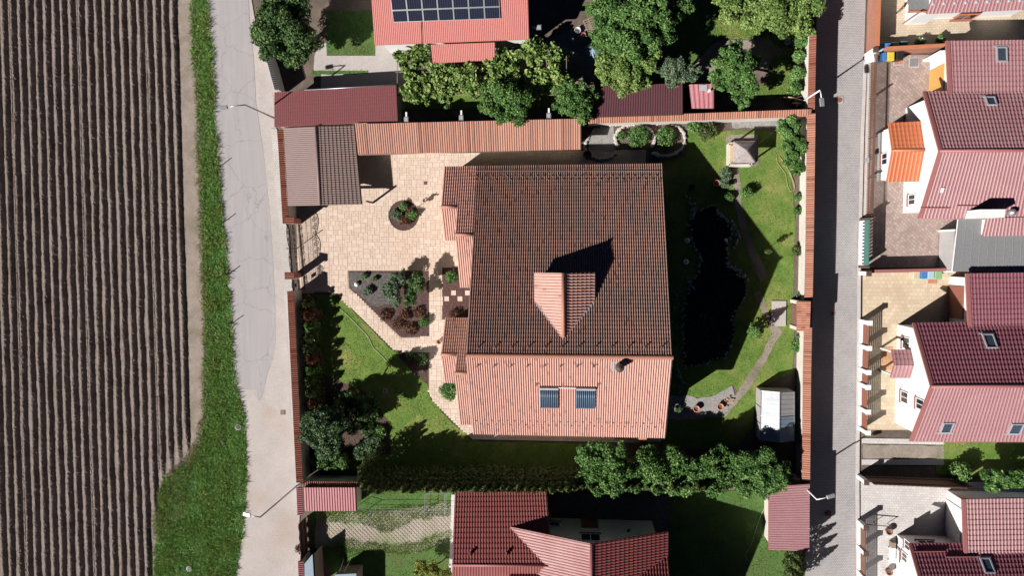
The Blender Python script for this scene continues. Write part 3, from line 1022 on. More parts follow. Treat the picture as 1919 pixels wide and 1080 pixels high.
# ---- concrete around north house
sheet('yard_concrete', [(598, 80), (612, 80), (613, 104), (704, 104), (704, 84), (760, 84), (760, 132), (588, 132), (590, 104)], .02, M['concrete'], 'pale concrete path and yard beside the red roofed house')
sheet('driveway', [(602, 128), (760, 128), (760, 205), (602, 205)], .006, M['concrete'], 'shaded concrete behind the maroon roof')
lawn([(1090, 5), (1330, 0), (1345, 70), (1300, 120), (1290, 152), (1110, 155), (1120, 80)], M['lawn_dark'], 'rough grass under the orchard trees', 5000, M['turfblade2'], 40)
sheet('earth_patch', wob([(1010, 80), (1110, 40), (1130, 80), (1125, 150), (1070, 160), (1010, 130)], 3, 10, 9), .012, M['dirt'], 'trampled sandy ground under the orchard trees')
sheet('earth_patch', wob([(1300, 120), (1340, 78), (1440, 70), (1470, 95), (1440, 125), (1350, 135), (1300, 140)], 3, 10, 10), .016, M['dirt'], 'bare sandy earth under the north east trees')

# ================================================================== PATIO (paving stones)
patio_px = [(532, 300), (600, 392), (672, 286), (1095, 283), (1210, 282), (1210, 318), (925, 335), (905, 560), (900, 815), (1235, 812), (1235, 830), (886, 824), (858, 797), (836, 775), (808, 748), (803, 735), (803, 660), (760, 661), (738, 654), (628, 548), (556, 548), (548, 430), (545, 300)]
patio_px = [(545, 245), (672, 245), (672, 286), (1095, 283), (1210, 282), (1210, 318), (925, 335), (905, 560), (900, 795), (1235, 795), (1240, 829), (886, 824), (858, 797), (836, 775), (812, 752), (804, 735), (804, 660), (760, 661), (738, 654), (628, 548), (563, 548), (556, 430)]
bed_px = [(653, 508), (805, 508), (805, 632), (752, 633), (655, 540)]
bed2_px = [(829, 500), (885, 500), (885, 599), (829, 599)]
patio = sheet('patio', patio_px, .03, M['mortar'], 'beige paved courtyard and paths round the main house')
PA = np.array([tuple(P(x, y))[:2] for x, y in patio_px])
BA = np.array([tuple(P(x, y))[:2] for x, y in bed_px])
BB = np.array([tuple(P(x, y))[:2] for x, y in bed2_px])
ic = P(757, 404); ir = 28 / 21.0
U = .215
lo = PA.min(0); hi = PA.max(0)
nx, ny = int((hi[0] - lo[0]) / U) + 1, int((hi[1] - lo[1]) / U) + 1
gx = lo[0] + (np.arange(nx) + .5) * U; gy = lo[1] + (np.arange(ny) + .5) * U
Q = np.stack(np.meshgrid(gx, gy, indexing='ij'), -1).reshape(-1, 2)
ok = inside(Q, PA) & ~inside(Q, BA) & ~inside(Q, BB) & (np.hypot(Q[:, 0] - ic.x, Q[:, 1] - ic.y) > ir)
hx = P(925, 335); hy = P(1240, 795)
ok &= ~((Q[:, 0] > hx.x + .5) & (Q[:, 1] < hx.y - .5) & (Q[:, 1] > hy.y + .3))
ok = ok.reshape(nx, ny)
pieces = []
rp = random.Random(11)
for ix in range(nx):
    for iy in range(ny):
        if not ok[ix, iy]: continue
        for w, h in rp.choice([[(2, 2), (2, 1), (1, 2), (1, 1)], [(2, 1), (1, 2), (1, 1)], [(1, 2), (2, 2), (1, 1)], [(2, 3), (2, 2), (1, 1)], [(1, 1)], [(3, 2), (2, 1), (1, 1)]]):
            if ix + w <= nx and iy + h <= ny and ok[ix:ix + w, iy:iy + h].all():
                ok[ix:ix + w, iy:iy + h] = False
                pieces.append((lo[0] + ix * U, lo[1] + iy * U, w, h))
                break


def paver_geo(x, y, w, h, zt, g=.007, bv=.012):
    x0, y0, x1, y1 = x + g, y + g, x + w * U - g, y + h * U - g
    b0, b1 = [(x0, y0), (x1, y0), (x1, y1), (x0, y1)], [(x0 + bv, y0 + bv), (x1 - bv, y0 + bv), (x1 - bv, y1 - bv), (x0 + bv, y1 - bv)]
    return [(*p, .02) for p in b0] + [(*p, zt - .01) for p in b0] + [(*p, zt) for p in b1]


PF = [(0, 1, 5, 4), (1, 2, 6, 5), (2, 3, 7, 6), (3, 0, 4, 7), (4, 5, 9, 8), (5, 6, 10, 9), (6, 7, 11, 10), (7, 4, 8, 11), (8, 9, 10, 11)]
pieces.sort(key=lambda p: -p[2] * p[3] - (1000 if False else 0))
vis = [p for p in pieces if p[2] * p[3] >= 4]
rp.shuffle(vis)
single = set(id(p) for p in vis[:300])
pm = {}
V_, F_, T_ = [], [], []
for p in pieces:
    x, y, w, h = p
    zt = .05 + rp.uniform(-.004, .004)
    if id(p) in single:
        if (w, h) not in pm:
            me = bpy.data.meshes.new('paving_stone')
            me.from_pydata(paver_geo(0, 0, w, h, .05), [], PF); me.materials.append(M['paver'])
            pm[(w, h)] = me
        place('paving_stone', pm[(w, h)], patio, Matrix.Translation((x, y, zt - .05)))
    else:
        b0 = len(V_)
        V_ += paver_geo(x, y, w, h, zt); F_ += [tuple(b0 + i for i in f) for f in PF]; T_ += [rp.random()] * 9
np_mesh('paving_stones', V_, F_, M['paver'], patio, tint=T_, kind='stuff')

# planting beds
bed = sheet('planting_bed', bed_px, .045, M['mulch'], 'mulched planting bed in the middle of the courtyard')
sheet('gravel_bed', bed2_px, .05, M['gravel_red'], 'dark red gravel bed at the west side of the house')
sheet('bed_gravel', wob([(655, 511), (745, 511), (740, 570), (700, 575), (658, 540)], 2, 9, 12), .052, M['gravel_dark'], 'grey gravel corner of the planting bed')
sheet('planting_bed', [(745, 664), (803, 664), (803, 722), (775, 700)], .03, M['mulch'], 'small dark bed between lawn and house path')
sheet('planting_bed', wob([(575, 560), (592, 560), (600, 700), (640, 715), (690, 738), (728, 790), (735, 850), (660, 860), (580, 880)], 2, 9, 13), .022, M['mulch'], 'mulched bed under the west hedge and big conifer')
for px, py, wh in ((838, 560, 'the westernmost'), (851, 549, 'second from the west'), (863, 560, 'third from the west'), (877, 549, 'nearest the house')):
    c = P(px, py)
    tag(MB().box((c.x, c.y, .07), (.44, .44, .06)).build('stepping_stone', M['paver'], bevel=.01), 'square beige stepping stone set in the dark red gravel, ' + wh, 'stepping stone', 'stepping stones in the gravel bed')
isl = thing('round_bed', (ic.x, ic.y, 0), 'round mulched island bed with a low edging in the courtyard', 'flower bed')
MB().lathe((ic.x, ic.y, 0), [(ir, 0), (ir, .07), (0.02, .10)], 36).build('bed_mulch', M['mulch'], isl)
mb = MB()
mb.tube([(ic.x + ir * math.cos(a * math.pi / 20), ic.y + ir * math.sin(a * math.pi / 20), .06) for a in range(41)], .05, 6, False)
mb.build('edging', M['soffit'], isl, True)

# gravel corner SE of the house, trodden paths
sheet('gravel_area', wob([(1240, 742), (1288, 741), (1308, 747), (1342, 742), (1372, 722), (1380, 752), (1360, 778), (1300, 787), (1245, 787)], 1.2, 8, 14), .03, M['gravel'], 'pale gravel corner with terracotta pots')
sheet('path', wob([(1425, 545), (1440, 585), (1452, 605), (1466, 622), (1440, 668), (1405, 730), (1385, 752), (1360, 782), (1335, 782), (1372, 752), (1392, 720), (1428, 664), (1448, 625), (1430, 585), (1412, 550)], 1.2, 8, 15), .02, M['dirt'], 'narrow trodden footpath across the back lawn')
sheet('path', wob([(1372, 305), (1386, 305), (1390, 380), (1405, 440), (1440, 520), (1425, 530), (1392, 445), (1378, 385)], 1.2, 8, 16), .024, M['dirt'], 'sandy footpath leading from the well')
sheet('path', wob([(1362, 252), (1420, 252), (1422, 310), (1362, 312)], 1.5, 8, 17), .028, M['dirt'], 'worn sandy square around the well')
sheet('garden_bed', wob([(1495, 330), (1508, 330), (1502, 560), (1486, 560), (1490, 440)], 1.2, 8, 18), .026, M['earth'], 'strip flower bed along the east wall')
sheet('garden_bed', wob([(1095, 232), (1480, 222), (1480, 245), (1290, 245), (1285, 295), (1160, 296), (1100, 292)], 1.2, 8, 19), .018, M['earth'], 'grey earth bed along the north wall')
sheet('garden_bed', wob([(1370, 225), (1490, 222), (1490, 238), (1372, 240)], 1.2, 8, 20), .026, M['gravel'], 'gravelly strip below the north wall')

# pond
pond_px = [(1300, 395), (1340, 385), (1372, 430), (1362, 470), (1366, 498), (1398, 525), (1396, 556), (1382, 580), (1374, 602), (1378, 622), (1368, 655), (1358, 672), (1325, 680), (1282, 690), (1282, 590), (1288, 545), (1304, 515), (1318, 490), (1300, 455), (1290, 420)]
pond = sheet('pond', pond_px, .04, M['water'], 'dark garden pond edged with stones in the shade of the house')
stones(pond, pond_px, 6.4, 2.4, ROCKSG, 31, .05, 3.2, True)
stones(pond, [(1366, 495), (1405, 525)], 4, 3.2, ROCKSG, 32, .07, 3)
stones(pond, [(1288, 515), (1300, 545)], 3.5, 2.6, ROCKSG, 33, .06, 4)
stones(pond, [(1285, 365), (1302, 385), (1296, 412)], 3.5, 2.6, ROCKSG, 34, .06, 4)
stones(pond, [(1345, 400), (1375, 420), (1385, 445), (1372, 470)], 4.5, 3, ROCKSG, 35, .06, 3)
stones(pond, [(1265, 690), (1282, 720), (1270, 740)], 3.5, 2.4, ROCKSG, 36, .05, 5)
stones(pond, [(1268, 575), (1275, 520)], 5, 2, ROCKSG, 37, .05, 4)

# ================================================================== BOUNDARY WALLS
def bwall(label, name, top_px, h, thick, inward, cm, wm=None, cw=.62):
    """wall with a mono-pitched tiled coping that falls towards the garden"""
    pts = [P(x, y, h) for x, y in top_px]
    root = thing(name, (pts[0].x, pts[0].y, 0), label, 'wall')
    inw = Vector((inward[0], inward[1], 0)).normalized()
    for i in range(len(pts) - 1):
        a, b_ = pts[i], pts[i + 1]
        d = (b_ - a).normalized(); n = Vector((-d.y, d.x, 0))
        if n.dot(inw) < 0: n = -n
        a0, b0 = Vector((a.x, a.y, 0)), Vector((b_.x, b_.y, 0))
        MB().hexa([a0 - n * thick / 2, b0 - n * thick / 2, b0 + n * thick / 2, a0 + n * thick / 2],
                  [p + Vector((0, 0, h - .08)) for p in (a0 - n * thick / 2, b0 - n * thick / 2, b0 + n * thick / 2, a0 + n * thick / 2)]).build('wall_body', wm or M['stonewhite'], root)
        up = Vector((0, 0, .09))
        e1, e2 = a + n * cw / 2 - up, b_ + n * cw / 2 - up
        r1, r2 = a - n * cw / 2 + up, b_ - n * cw / 2 + up
        dk = deck('coping', e1, e2, r1, r2, M['trim'], root, .06)
        tiles('coping_tiles', e1, e2, r1, r2, cm, dk, colw=.19, rowh=2, amp=.055, step=.02)
    return root


bwall('long west boundary wall with dark red tiled coping beside the sandy road', 'boundary_wall', [(545, 546), (552, 700), (562, 905)], 2.2, .3, (1, 0), M['coping_red'], cw=.55)
bwall('short west boundary wall with red tiled coping beside the carport', 'boundary_wall', [(526, 243), (531, 330), (536, 419)], 2.2, .3, (1, 0), M['coping_red'], cw=.5)
bwall('north boundary wall with orange tiled coping above the raised flower beds', 'boundary_wall', [(1103, 225), (1300, 219), (1521, 211)], 2.3, .3, (0, -1), M['coping'], cw=.56)
bwall('long east boundary wall with orange tiled coping along the paved lane', 'boundary_wall', [(1521, 213), (1518, 450), (1513, 700), (1511, 907)], 2.3, .3, (-1, 0), M['coping'], cw=.6)
bwall('north east boundary wall with red coping beside the orchard', 'boundary_wall', [(1526, -20), (1523, 100), (1521, 205)], 2.2, .3, (-1, 0), M['coping_red'], cw=.5)
bwall('south boundary wall with red tiled coping behind the thuja row', 'boundary_wall', [(568, 908), (800, 911), (1100, 910), (1512, 905)], 2.0, .3, (0, 1), M['coping'], cw=.42)
bwall('low pink capped wall on the road by the little red shed', 'boundary_wall', [(561, 914), (563, 966)], 1.9, .3, (1, 0), M['pinkrib'], cw=.45)
bwall('pink capped wall at the bottom edge beside the sandy road', 'boundary_wall', [(564, 1052), (566, 1100)], 1.9, .3, (1, 0), M['pinkrib'], cw=.45)

bwall('pale low boundary wall under the big tree at the top of the road', 'boundary_wall', [(490, 75), (506, 120), (519, 168)], 1.7, .22, (1, 0), M['stonewhite'] if False else M['greysheet'], None, .3)

# back gate with little tiled roof
g0 = [P(1494, 565, 2.5), P(1494, 621, 2.5), P(1520, 565, 2.9), P(1518, 621, 2.9)]
bgate = thing('garden_gate', (g0[0].x + .4, (g0[0].y + g0[1].y) / 2, 0), 'back garden gate under its own small orange tiled roof in the east wall', 'gate')
slope(bgate, g0[0], g0[1], g0[2], g0[3], M['coping'], colw=.19, rowh=.4, amp=.05)
gy0, gy1 = g0[1].y + .15, g0[0].y - .15
MB().box((g0[0].x + .3, (gy0 + gy1) / 2, 1.05), (.07, gy1 - gy0 - .5, 2.0)).build('door', M['fencebrown'], bgate)
for y_ in (gy0, gy1):
    MB().box((g0[0].x + .35, y_, 1.22), (.3, .3, 2.36)).build('post', M['stonewhite'], bgate)
MB().box((g0[0].x - .75, (gy0 + gy1) / 2, .06), (1.2, gy1 - gy0, .12)).build('step', M['concrete'], bgate)

# ================================================================== MAIN HOUSE
house = thing('house', P(1068, 560, 0), 'large main house in the centre with asymmetrical brown terracotta tiled roof', 'house')
hN, hR, hS = 2.7, 9.5, 6.0
eNW, eNE = P(887, 310, hN), P(1243, 310, hN)
rW, rE = P(876, 668, hR), P(1260, 669, hR)
sW, sE = P(885, 811, hS), P(1247, 822, hS)
xw = (rW.x + sW.x) / 2; xe = (rE.x + sE.x + eNE.x) / 3
for v in (eNW, rW, sW): v.x = xw
for v in (eNE, rE, sE): v.x = xe
yN = (eNW.y + eNE.y) / 2; eNW.y = eNE.y = yN
yR = (rW.y + rE.y) / 2; rW.y = rE.y = yR
yS = (sW.y + sE.y) / 2; sW.y = sE.y = yS
TK = dict(colw=.183, rowh=.345, amp=.085, step=.045)
dN = slope(house, eNW, eNE, rW, rE, M['tile_lichen_shade'], M['soffit'], **TK)
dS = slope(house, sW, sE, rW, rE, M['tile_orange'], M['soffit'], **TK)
dz = Vector((0, 0, .2))
walls(house, [(xw + .35, yN - .6, hN + .08), (xw + .35, yR, hR - .2), (xw + .35, yS + .6, hS + .1), (xe - .35, yS + .6, hS + .1), (xe - .35, yR, hR - .2), (xe - .35, yN - .6, hN + .08)], M['cream'])
# ridge tiles, one by one
rc = bpy.data.meshes.new('ridge_tile')
mbv, mbf = [], []
nseg = 6
for k, (xx, rad) in enumerate(((0, .15), (.50, .13))):
    for s_ in range(nseg + 1):
        a = math.pi * s_ / nseg
        mbv.append((xx, -rad * math.cos(a) * 1.15, rad * math.sin(a)))
for s_ in range(nseg): mbf.append((s_, s_ + 1, nseg + 2 + s_, nseg + 1 + s_))
mbf.append(tuple(range(nseg + 1)))
rc.from_pydata(mbv, [], mbf)
rc.materials.append(M['coping'])
nr_ = int((xe - xw) / .455)
for k in range(nr_):
    place('ridge_tile', rc, dS, Matrix.Translation((xw + k * (xe - xw) / nr_, yR, hR + .06 + (k % 2) * .008)))
PN = (eNW, eNE, rW); PS = (sW, sE, rW)
# west stepped wings: plan strips that continue the north slope and fall back with their own south slope
def nz(y):   # height of the north slope plane
    return hN + (hR - hN) * (yN - y) / (yN - yR)


def wing(label_x0, x1w, py_ridge, py_end, n_from_y, low):
    """strip west of the main roof between x0..x1"""
    x0w = label_x0
    y_r = py_ridge
    hr = nz(y_r)
    e0, e1 = Vector((x0w, n_from_y, nz(n_from_y))), Vector((x1w, n_from_y, nz(n_from_y)))
    q0, q1 = Vector((x0w, y_r, hr)), Vector((x1w, y_r, hr))
    d_ = slope(house, e0, e1, q0, q1, M['tile_orange'], M['soffit'], **TK)
    s0, s1 = Vector((x0w, py_end, low)), Vector((x1w, py_end, low))
    d2 = slope(house, s0, s1, q0, q1, M['tile_orange'], M['soffit'], **TK)
    MB().tube([q0 + Vector((0, 0, .05)), q1 + Vector((0, 0, .05))], .14, 8).build('ridge_cap', M['coping'], d2, True)
    walls(house, [(x0w + .2, n_from_y - .3, nz(n_from_y) - .1), (x0w + .2, y_r, hr - .18), (x0w + .2, py_end + .3, low), (x1w + .6, py_end + .3, low), (x1w + .6, y_r, hr - .18), (x1w + .6, n_from_y - .3, nz(n_from_y) - .1)], M['cream'])


def solveN(px, py):
    o, u, v, n = on_slope(px, py, *PN)
    return o


w1 = solveN(829, 388); w2 = solveN(855, 440); w3 = solveN(876, 440)
x_a = solveN(830, 350).x; x_b = solveN(855, 415).x
p_end1 = P(840, 450, 2.6); p_end2 = P(865, 538, 2.7)
wing(x_a, x_b, w1.y, p_end1.y, yN, 2.7)
wing(x_b, xw, w2.y, p_end2.y, yN, 2.9)
# south-west porch wing (597-795)
pr1 = solveN(850, 665)
hr1 = 5.2
xa2 = P(827, 665, hr1).x; xb2 = P(856, 665, hr1).x
yr1 = P(850, 665, hr1).y; yn1 = P(850, 597, 3.2).y; ys1 = P(845, 717, 3.6).y
for (X0, X1, yn_, hn_, yr_, hr_, ys_, hs_) in ((xa2, xb2, yn1, 3.2, yr1, hr1, ys1, 3.6),
                                              (xb2, xw, yn1, 3.2, P(865, 700, 6.2).y, 6.2, P(872, 795, 3.6).y, 3.6)):
    a0, a1 = Vector((X0, yn_, hn_)), Vector((X1, yn_, hn_)); q0, q1 = Vector((X0, yr_, hr_)), Vector((X1, yr_, hr_)); s0, s1 = Vector((X0, ys_, hs_)), Vector((X1, ys_, hs_))
    slope(house, a0, a1, q0, q1, M['tile_orange'], M['soffit'], **TK)
    d2 = slope(house, s0, s1, q0, q1, M['tile_orange'], M['soffit'], **TK)
    MB().tube([q0 + Vector((0, 0, .05)), q1 + Vector((0, 0, .05))], .14, 8).build('ridge_cap', M['coping'], d2, True)
    walls(house, [(X0 + .2, yn_ - .3, hn_), (X0 + .2, yr_, hr_ - .18), (X0 + .2, ys_ + .3, hs_), (X1 + .5, ys_ + .3, hs_), (X1 + .5, yr_, hr_ - .18), (X1 + .5, yn_ - .3, hn_)], M['white'])
# low bay roof peeping out under the south eave
b0, b1 = P(1152, 823, 3.2), P(1212, 824, 3.2)
MB().hexa([b0, b1, b1 + Vector((0, 1.1, .4)), b0 + Vector((0, 1.1, .4))], [p + Vector((0, 0, .14)) for p in (b0, b1, b1 + Vector((0, 1.1, .4)), b0 + Vector((0, 1.1, .4)))]).build('bay_roof', M['terracotta'], house)
MB().box(((b0.x + b1.x) / 2, b0.y + .65, 1.6), ((b1.x - b0.x) - .3, .9, 3.2)).build('bay', M['cream'], house)
# dormer
drS, drN = P(1056, 632, 8.9), P(1060, 513, 8.9)
hd = 8.95
o_t = solveN(1056, 632)
hd = o_t.z + .1
xc = o_t.x
yn_d = P(1060, 512, hd).y
we, ee = P(1003, 512, hd - 1.25), P(1114, 512, hd - 1.25)
dW = [Vector((we.x, yn_d, hd - 1.25)), Vector((we.x, o_t.y, hd - 1.25)), Vector((xc, yn_d, hd)), Vector((xc, o_t.y, hd))]
dE = [Vector((ee.x, yn_d, hd - 1.25)), Vector((ee.x, o_t.y, hd - 1.25)), Vector((xc, yn_d, hd)), Vector((xc, o_t.y, hd))]
dm = MB()
x0d, x1d = we.x + .2, ee.x - .2
yb = yn_d - .35
yb2 = yb - 3.0
wz = hd - 1.4
dm.hexa([Vector((x0d, yb, wz - 3)), Vector((x1d, yb, wz - 3)), Vector((x1d, yb, wz)), Vector((xc, yb, hd - .2)), Vector((x0d, yb, wz))],
        [Vector((x0d, yb2, wz - 3)), Vector((x1d, yb2, wz - 3)), Vector((x1d, yb2, wz)), Vector((xc, yb2, hd - .2)), Vector((x0d, yb2, wz))])
dorm = dm.build('dormer', M['cream'], house)
for q in (dW, dE):
    deck('dormer_roof', q[0], q[1], q[2], q[3], M['lead'], dorm, .12)
    tiles('dormer_tiles', q[0], q[1], q[2], q[3], M['tile_orange'], dorm, colw=.24, rowh=.36, amp=.055, step=.03)
MB().tube([Vector((xc, yn_d, hd + .05)), Vector((xc, o_t.y, hd + .05))], .14, 8).build('ridge_cap', M['coping'], dorm, True)
for sx, ex in ((-1, we.x), (1, ee.x)):
    # valley flashing where dormer meets main slope
    pa = solveN(1056, 634)
    yv = yN - (hd - 1.25 - hN) / (hR - hN) * (yN - yR)
    pb = Vector((ex, yv, hd - 1.25))
    up = Vector((0, 0, .10))
    MB().bar(pa + up, pb + up, .2, .03).build('flashing', M['lead'], dorm)
    MB().bar(Vector((ex, yn_d, hd - 1.252)), Vector((ex, yv, hd - 1.252)), .12, .1).build('gutter', M['lead'], dorm)
# roof hooks
def hook(px, py, pl):
    o, u, v, n = on_slope(px, py, *pl)
    mb = MB()
    mb.fbox(o, u, v, n, -.06, .06, -.16, .1, .06, .13)
    mb.fbox(o, u, v, n, -.03, .03, -.02, .03, .13, .34)
    mb.fbox(o, u, v, n, -.06, .06, -.04, .05, .34, .38)
    mb.build('roof_hook', M['copper'], dN if pl is PN else dS)


for k in range(12): hook(896 + k * 31.2, 653, PN)
for k in range(8): hook(896 + k * 31.1, 683, PS)
hook(1005, 719, PS); hook(1120, 719, PS)
sg = MB()
for k in range(58):
    o, u, v, n = on_slope(838 + 7.0 * k if 838 + 7 * k > 890 else 892, 331 + 7 * (k % 2), *PN)
    sg.fbox(o, u, v, n, -.05, .05, -.03, .03, .08, .2)
sg.build('snow_guards', M['copper'], dN)['kind'] = 'stuff'
sg = MB()
for k in range(50):
    o, u, v, n = on_slope(894 + 7.1 * k, 787 + 7 * (k % 2) + k * .12, *PS)
    sg.fbox(o, u, v, n, -.04, .04, -.03, .03, .08, .16)
sg.build('snow_guards', M['copper'], dS)['kind'] = 'stuff'
# wire snow rail
MB().tube([on_slope(872 + 20, 321, *PN)[0] + Vector((0, 0, .2)), on_slope(1236, 321, *PN)[0] + Vector((0, 0, .2))], .02, 5).build('snow_rail', M['metal'], dN)
# chimney flue
o, u, v, n = on_slope(1160, 686, *PS)
ch = MB().lathe((o.x, o.y, o.z - .3), [(.28, 0), (.28, 1.0), (.30, 1.0), (.30, 1.08), (.2, 1.12)], 16).build('chimney', M['copper'], dS, True)
MB().fbox(o, u, v, n, -.5, .5, -.45, .45, .06, .10).build('flashing', M['lead'], ch)
MB().lathe((o.x, o.y, o.z + 1.0), [(.1, 0), (.34, .02), (.05, .2)], 12).build('chimney_cap', M['soffit'], ch)
# evacuated tube solar collectors lying on the south slope
tube_me = None
for px0, px1, py0, py1 in ((1012, 1047, 725, 762), (1080, 1116, 726, 763)):
    c, u, v, n = on_slope((px0 + px1) / 2, (py0 + py1) / 2, *PS)
    l, _, _, _ = on_slope(px0, (py0 + py1) / 2, *PS); r_, _, _, _ = on_slope(px1, (py0 + py1) / 2, *PS)
    top, _, _, _ = on_slope((px0 + px1) / 2, py0, *PS); bot, _, _, _ = on_slope((px0 + px1) / 2, py1, *PS)
    w = (r_ - l).length; L = (top - bot).length
    lab = 'solar tube collector on the south roof slope nearer the west gable' if px0 < 1050 else 'solar tube collector on the south roof slope nearer the copper chimney'
    co_ = thing('solar_collector', c, lab, 'solar panel', 'solar tube collectors')
    MB().fbox(c, u, v, n, -w / 2, w / 2, L / 2 - .12, L / 2 + .06, .12, .32).build('manifold', M['lead'], co_)
    MB().fbox(c, u, v, n, -w / 2, w / 2, -L / 2 - .03, -L / 2 + .03, .1, .2).build('bottom_rail', M['metal'], co_)
    MB().fbox(c, u, v, n, -w / 2, w / 2, -L / 2, L / 2 - .1, .09, .11).build('reflector', M['bluegrey'], co_)
    for k in range(10):
        x = -w / 2 + w * (k + .5) / 10
        MB().tube([c + u * x - v * (L / 2) + n * .2, c + u * x + v * (L / 2 - .12) + n * .2], w * .036, 8).build('glass_tube', M['tube'], co_, True)
pa = on_slope(1047, 726, *PS)[0]; pb = on_slope(1080, 727, *PS)[0]
tag(MB().tube([pa + Vector((0, 0, .25)), pb + Vector((0, 0, .25))], .045, 6).build('pipe', M['whitepaint']), 'pale insulated pipe linking the two solar collectors', 'pipe')

# ================================================================== CARPORT, SHEDS (north side)
cp = thing('carport', P(600, 310, 0), 'open carport with a brown ribbed gable roof beside the west wall', 'carport')
cw0, cw1 = P(531, 240, 2.1), P(539, 386, 2.1)
cr0, cr1 = P(593, 237, 2.95), P(600, 385, 2.95)
ce0, ce1 = P(664, 235, 2.1), P(677, 383, 2.1)
slope(cp, cw1, cw0, cr1, cr0, M['carport'], M['soffit'], colw=.17, rowh=.3, amp=.04, step=.02)
slope(cp, ce1, ce0, cr1, cr0, M['carport'], M['soffit'], colw=.2, rowh=.34, amp=.045, step=.05)
MB().tube([cr0 + Vector((0, 0, .06)), cr1 + Vector((0, 0, .06))], .12, 8).build('ridge_cap', M['carport'], cp, True)
MB().tube([ce0 + Vector((.06, 0, -.02)), ce1 + Vector((.06, 0, -.02))], .06, 6).build('gutter', M['soffit'], cp, True)
for q in (lerp(ce0, ce1, .04), lerp(ce0, ce1, .96), lerp(cw0, cw1, .05), lerp(cw0, cw1, .95)):
    MB().box((q.x + (.0 if q.x > -18 else .5) - (.25 if q.x > -18 else 0), q.y, 1.0), (.14, .14, 2.0)).build('post', M['soffit'], cp)
MB().bar(lerp(ce0, ce1, .96) - Vector((.25, 0, .2)), lerp(cw0, cw1, .95) + Vector((.5, 0, -.2)), .12, .2).build('beam', M['soffit'], cp)

sh = thing('tool_shed', P(880, 256, 0), 'long low shed with orange ribbed tile roof north of the courtyard', 'shed')
a0, a1, a2, a3 = P(672, 289, 2.2), P(1089, 280, 2.2), P(666, 232, 3.0), P(1089, 222, 3.0)
slope(sh, a0, a1, a2, a3, M['tile_shed'], M['soffit'], colw=.2, rowh=3.2, amp=.055, step=.02)
walls(sh, [(a0.x + .2, a0.y + .7, 2.2), (a1.x - .2, a1.y + .7, 2.2), (a3.x - .2, a3.y - .15, 2.85), (a2.x + .2, a2.y - .15, 2.85)], M['cream'])
MB().tube([a0 + Vector((0, -.05, -.02)), a1 + Vector((0, -.05, -.02))], .05, 6).build('gutter', M['copper'], sh, True)
lampn = 0


def floodlight(px, py, h, label, dirn=(0, 1)):
    c = P(px, py, h)
    d = Vector((dirn[0], dirn[1], 0)); s_ = Vector((-d.y, d.x, 0)); z = Vector((0, 0, 1))
    t_ = thing('floodlight', c, label, 'light', 'floodlights on the north side')
    MB().fbox(c, s_, d, z, -.2, .2, -.32, .1, -.06, .08).build('lamp_head', M['metal'], t_, bevel=.02)
    MB().fbox(c, s_, d, z, -.13, .13, -.26, .04, .08, .1).build('heat_sink', M['lead'], t_)
    MB().fbox(c, s_, d, z, -.07, .07, .1, .5, -.04, .04).build('arm', M['whitepaint'], t_)
    return t_


floodlight(762, 221, 3.0, 'pale floodlight on the north edge of the long shed near its west end')
floodlight(865, 218, 3.0, 'pale floodlight on the north edge of the long shed near the middle')
floodlight(1029, 214, 3.0, 'pale floodlight on the north edge of the long shed near its east end')
floodlight(1008, 51, 3.3, 'white floodlight on an arm at the east corner of the red roofed house', (-1, 0))

mr = thing('garage', P(630, 200, 0), 'garage with flat looking dark maroon tiled roof beside the road', 'garage')
a0, a1, a2, a3 = P(515, 173, 2.45), P(743, 160, 2.45), P(515, 238, 2.75), P(746, 227, 2.75)
slope(mr, a0, a1, a2, a3, M['maroon'], M['trim'], colw=.19, rowh=.3, amp=.01, step=.012)
walls(mr, [(a0.x + .25, a0.y - .3, 2.3), (a1.x - .25, a1.y - .3, 2.3), (a3.x - .25, a3.y + .1, 2.55), (a2.x + .25, a2.y + .1, 2.55)], M['cream'])
MB().tube([lerp(a0, a1, .25) + Vector((0, .05, 0)), a1 + Vector((0, .05, 0))], .05, 6).build('gutter', M['metal'], mr, True)

ws = thing('woodshed', P(1200, 188, 0), 'dark maroon ribbed shed roof half hidden by trees north of the wall', 'shed')
a0, a1, a2, a3 = P(1108, 162, 2.3), P(1280, 156, 2.3), P(1104, 220, 2.6), P(1280, 215, 2.6)
slope(ws, a0, a1, a2, a3, M['darkmaroon'], M['soffit'], colw=.2, rowh=3.4, amp=.03, step=.01, prof='rib')
walls(ws, [(a0.x + .2, a0.y - .3, 2.2), (a1.x - .2, a1.y - .3, 2.2), (a3.x - .2, a3.y + .2, 2.4), (a2.x + .2, a2.y + .2, 2.4)], M['wood'])

ps = thing('garden_shed', P(1316, 180, 0), 'tiny shed with bright pink red ribbed roof and a grey patch', 'shed')
a0, a1, a2, a3 = P(1297, 203, 2.0), P(1338, 203, 2.0), P(1292, 158, 2.4), P(1338, 157, 2.4)
slope(ps, a0, a1, a2, a3, M['pinkrib'], M['soffit'], colw=.42, rowh=2.4, amp=.05, step=.01, prof='rib')
walls(ps, [(a0.x + .15, a0.y + .15, 1.9), (a1.x - .15, a1.y + .15, 1.9), (a3.x - .15, a3.y - .15, 2.2), (a2.x + .15, a2.y - .15, 2.2)], M['wood'])
o, u, v, n = on_slope(1318, 164, a0, a1, a2)
MB().fbox(o, u, v, n, -.3, .3, -.25, .22, .09, .12).build('roof_patch', M['lead'], ps)
o, u, v, n = on_slope(1328, 172, a0, a1, a2)
MB().lathe(o, [(.09, 0), (.09, .4), (.13, .42), (.13, .46)], 10).build('vent_pipe', M['whitepaint'], ps)

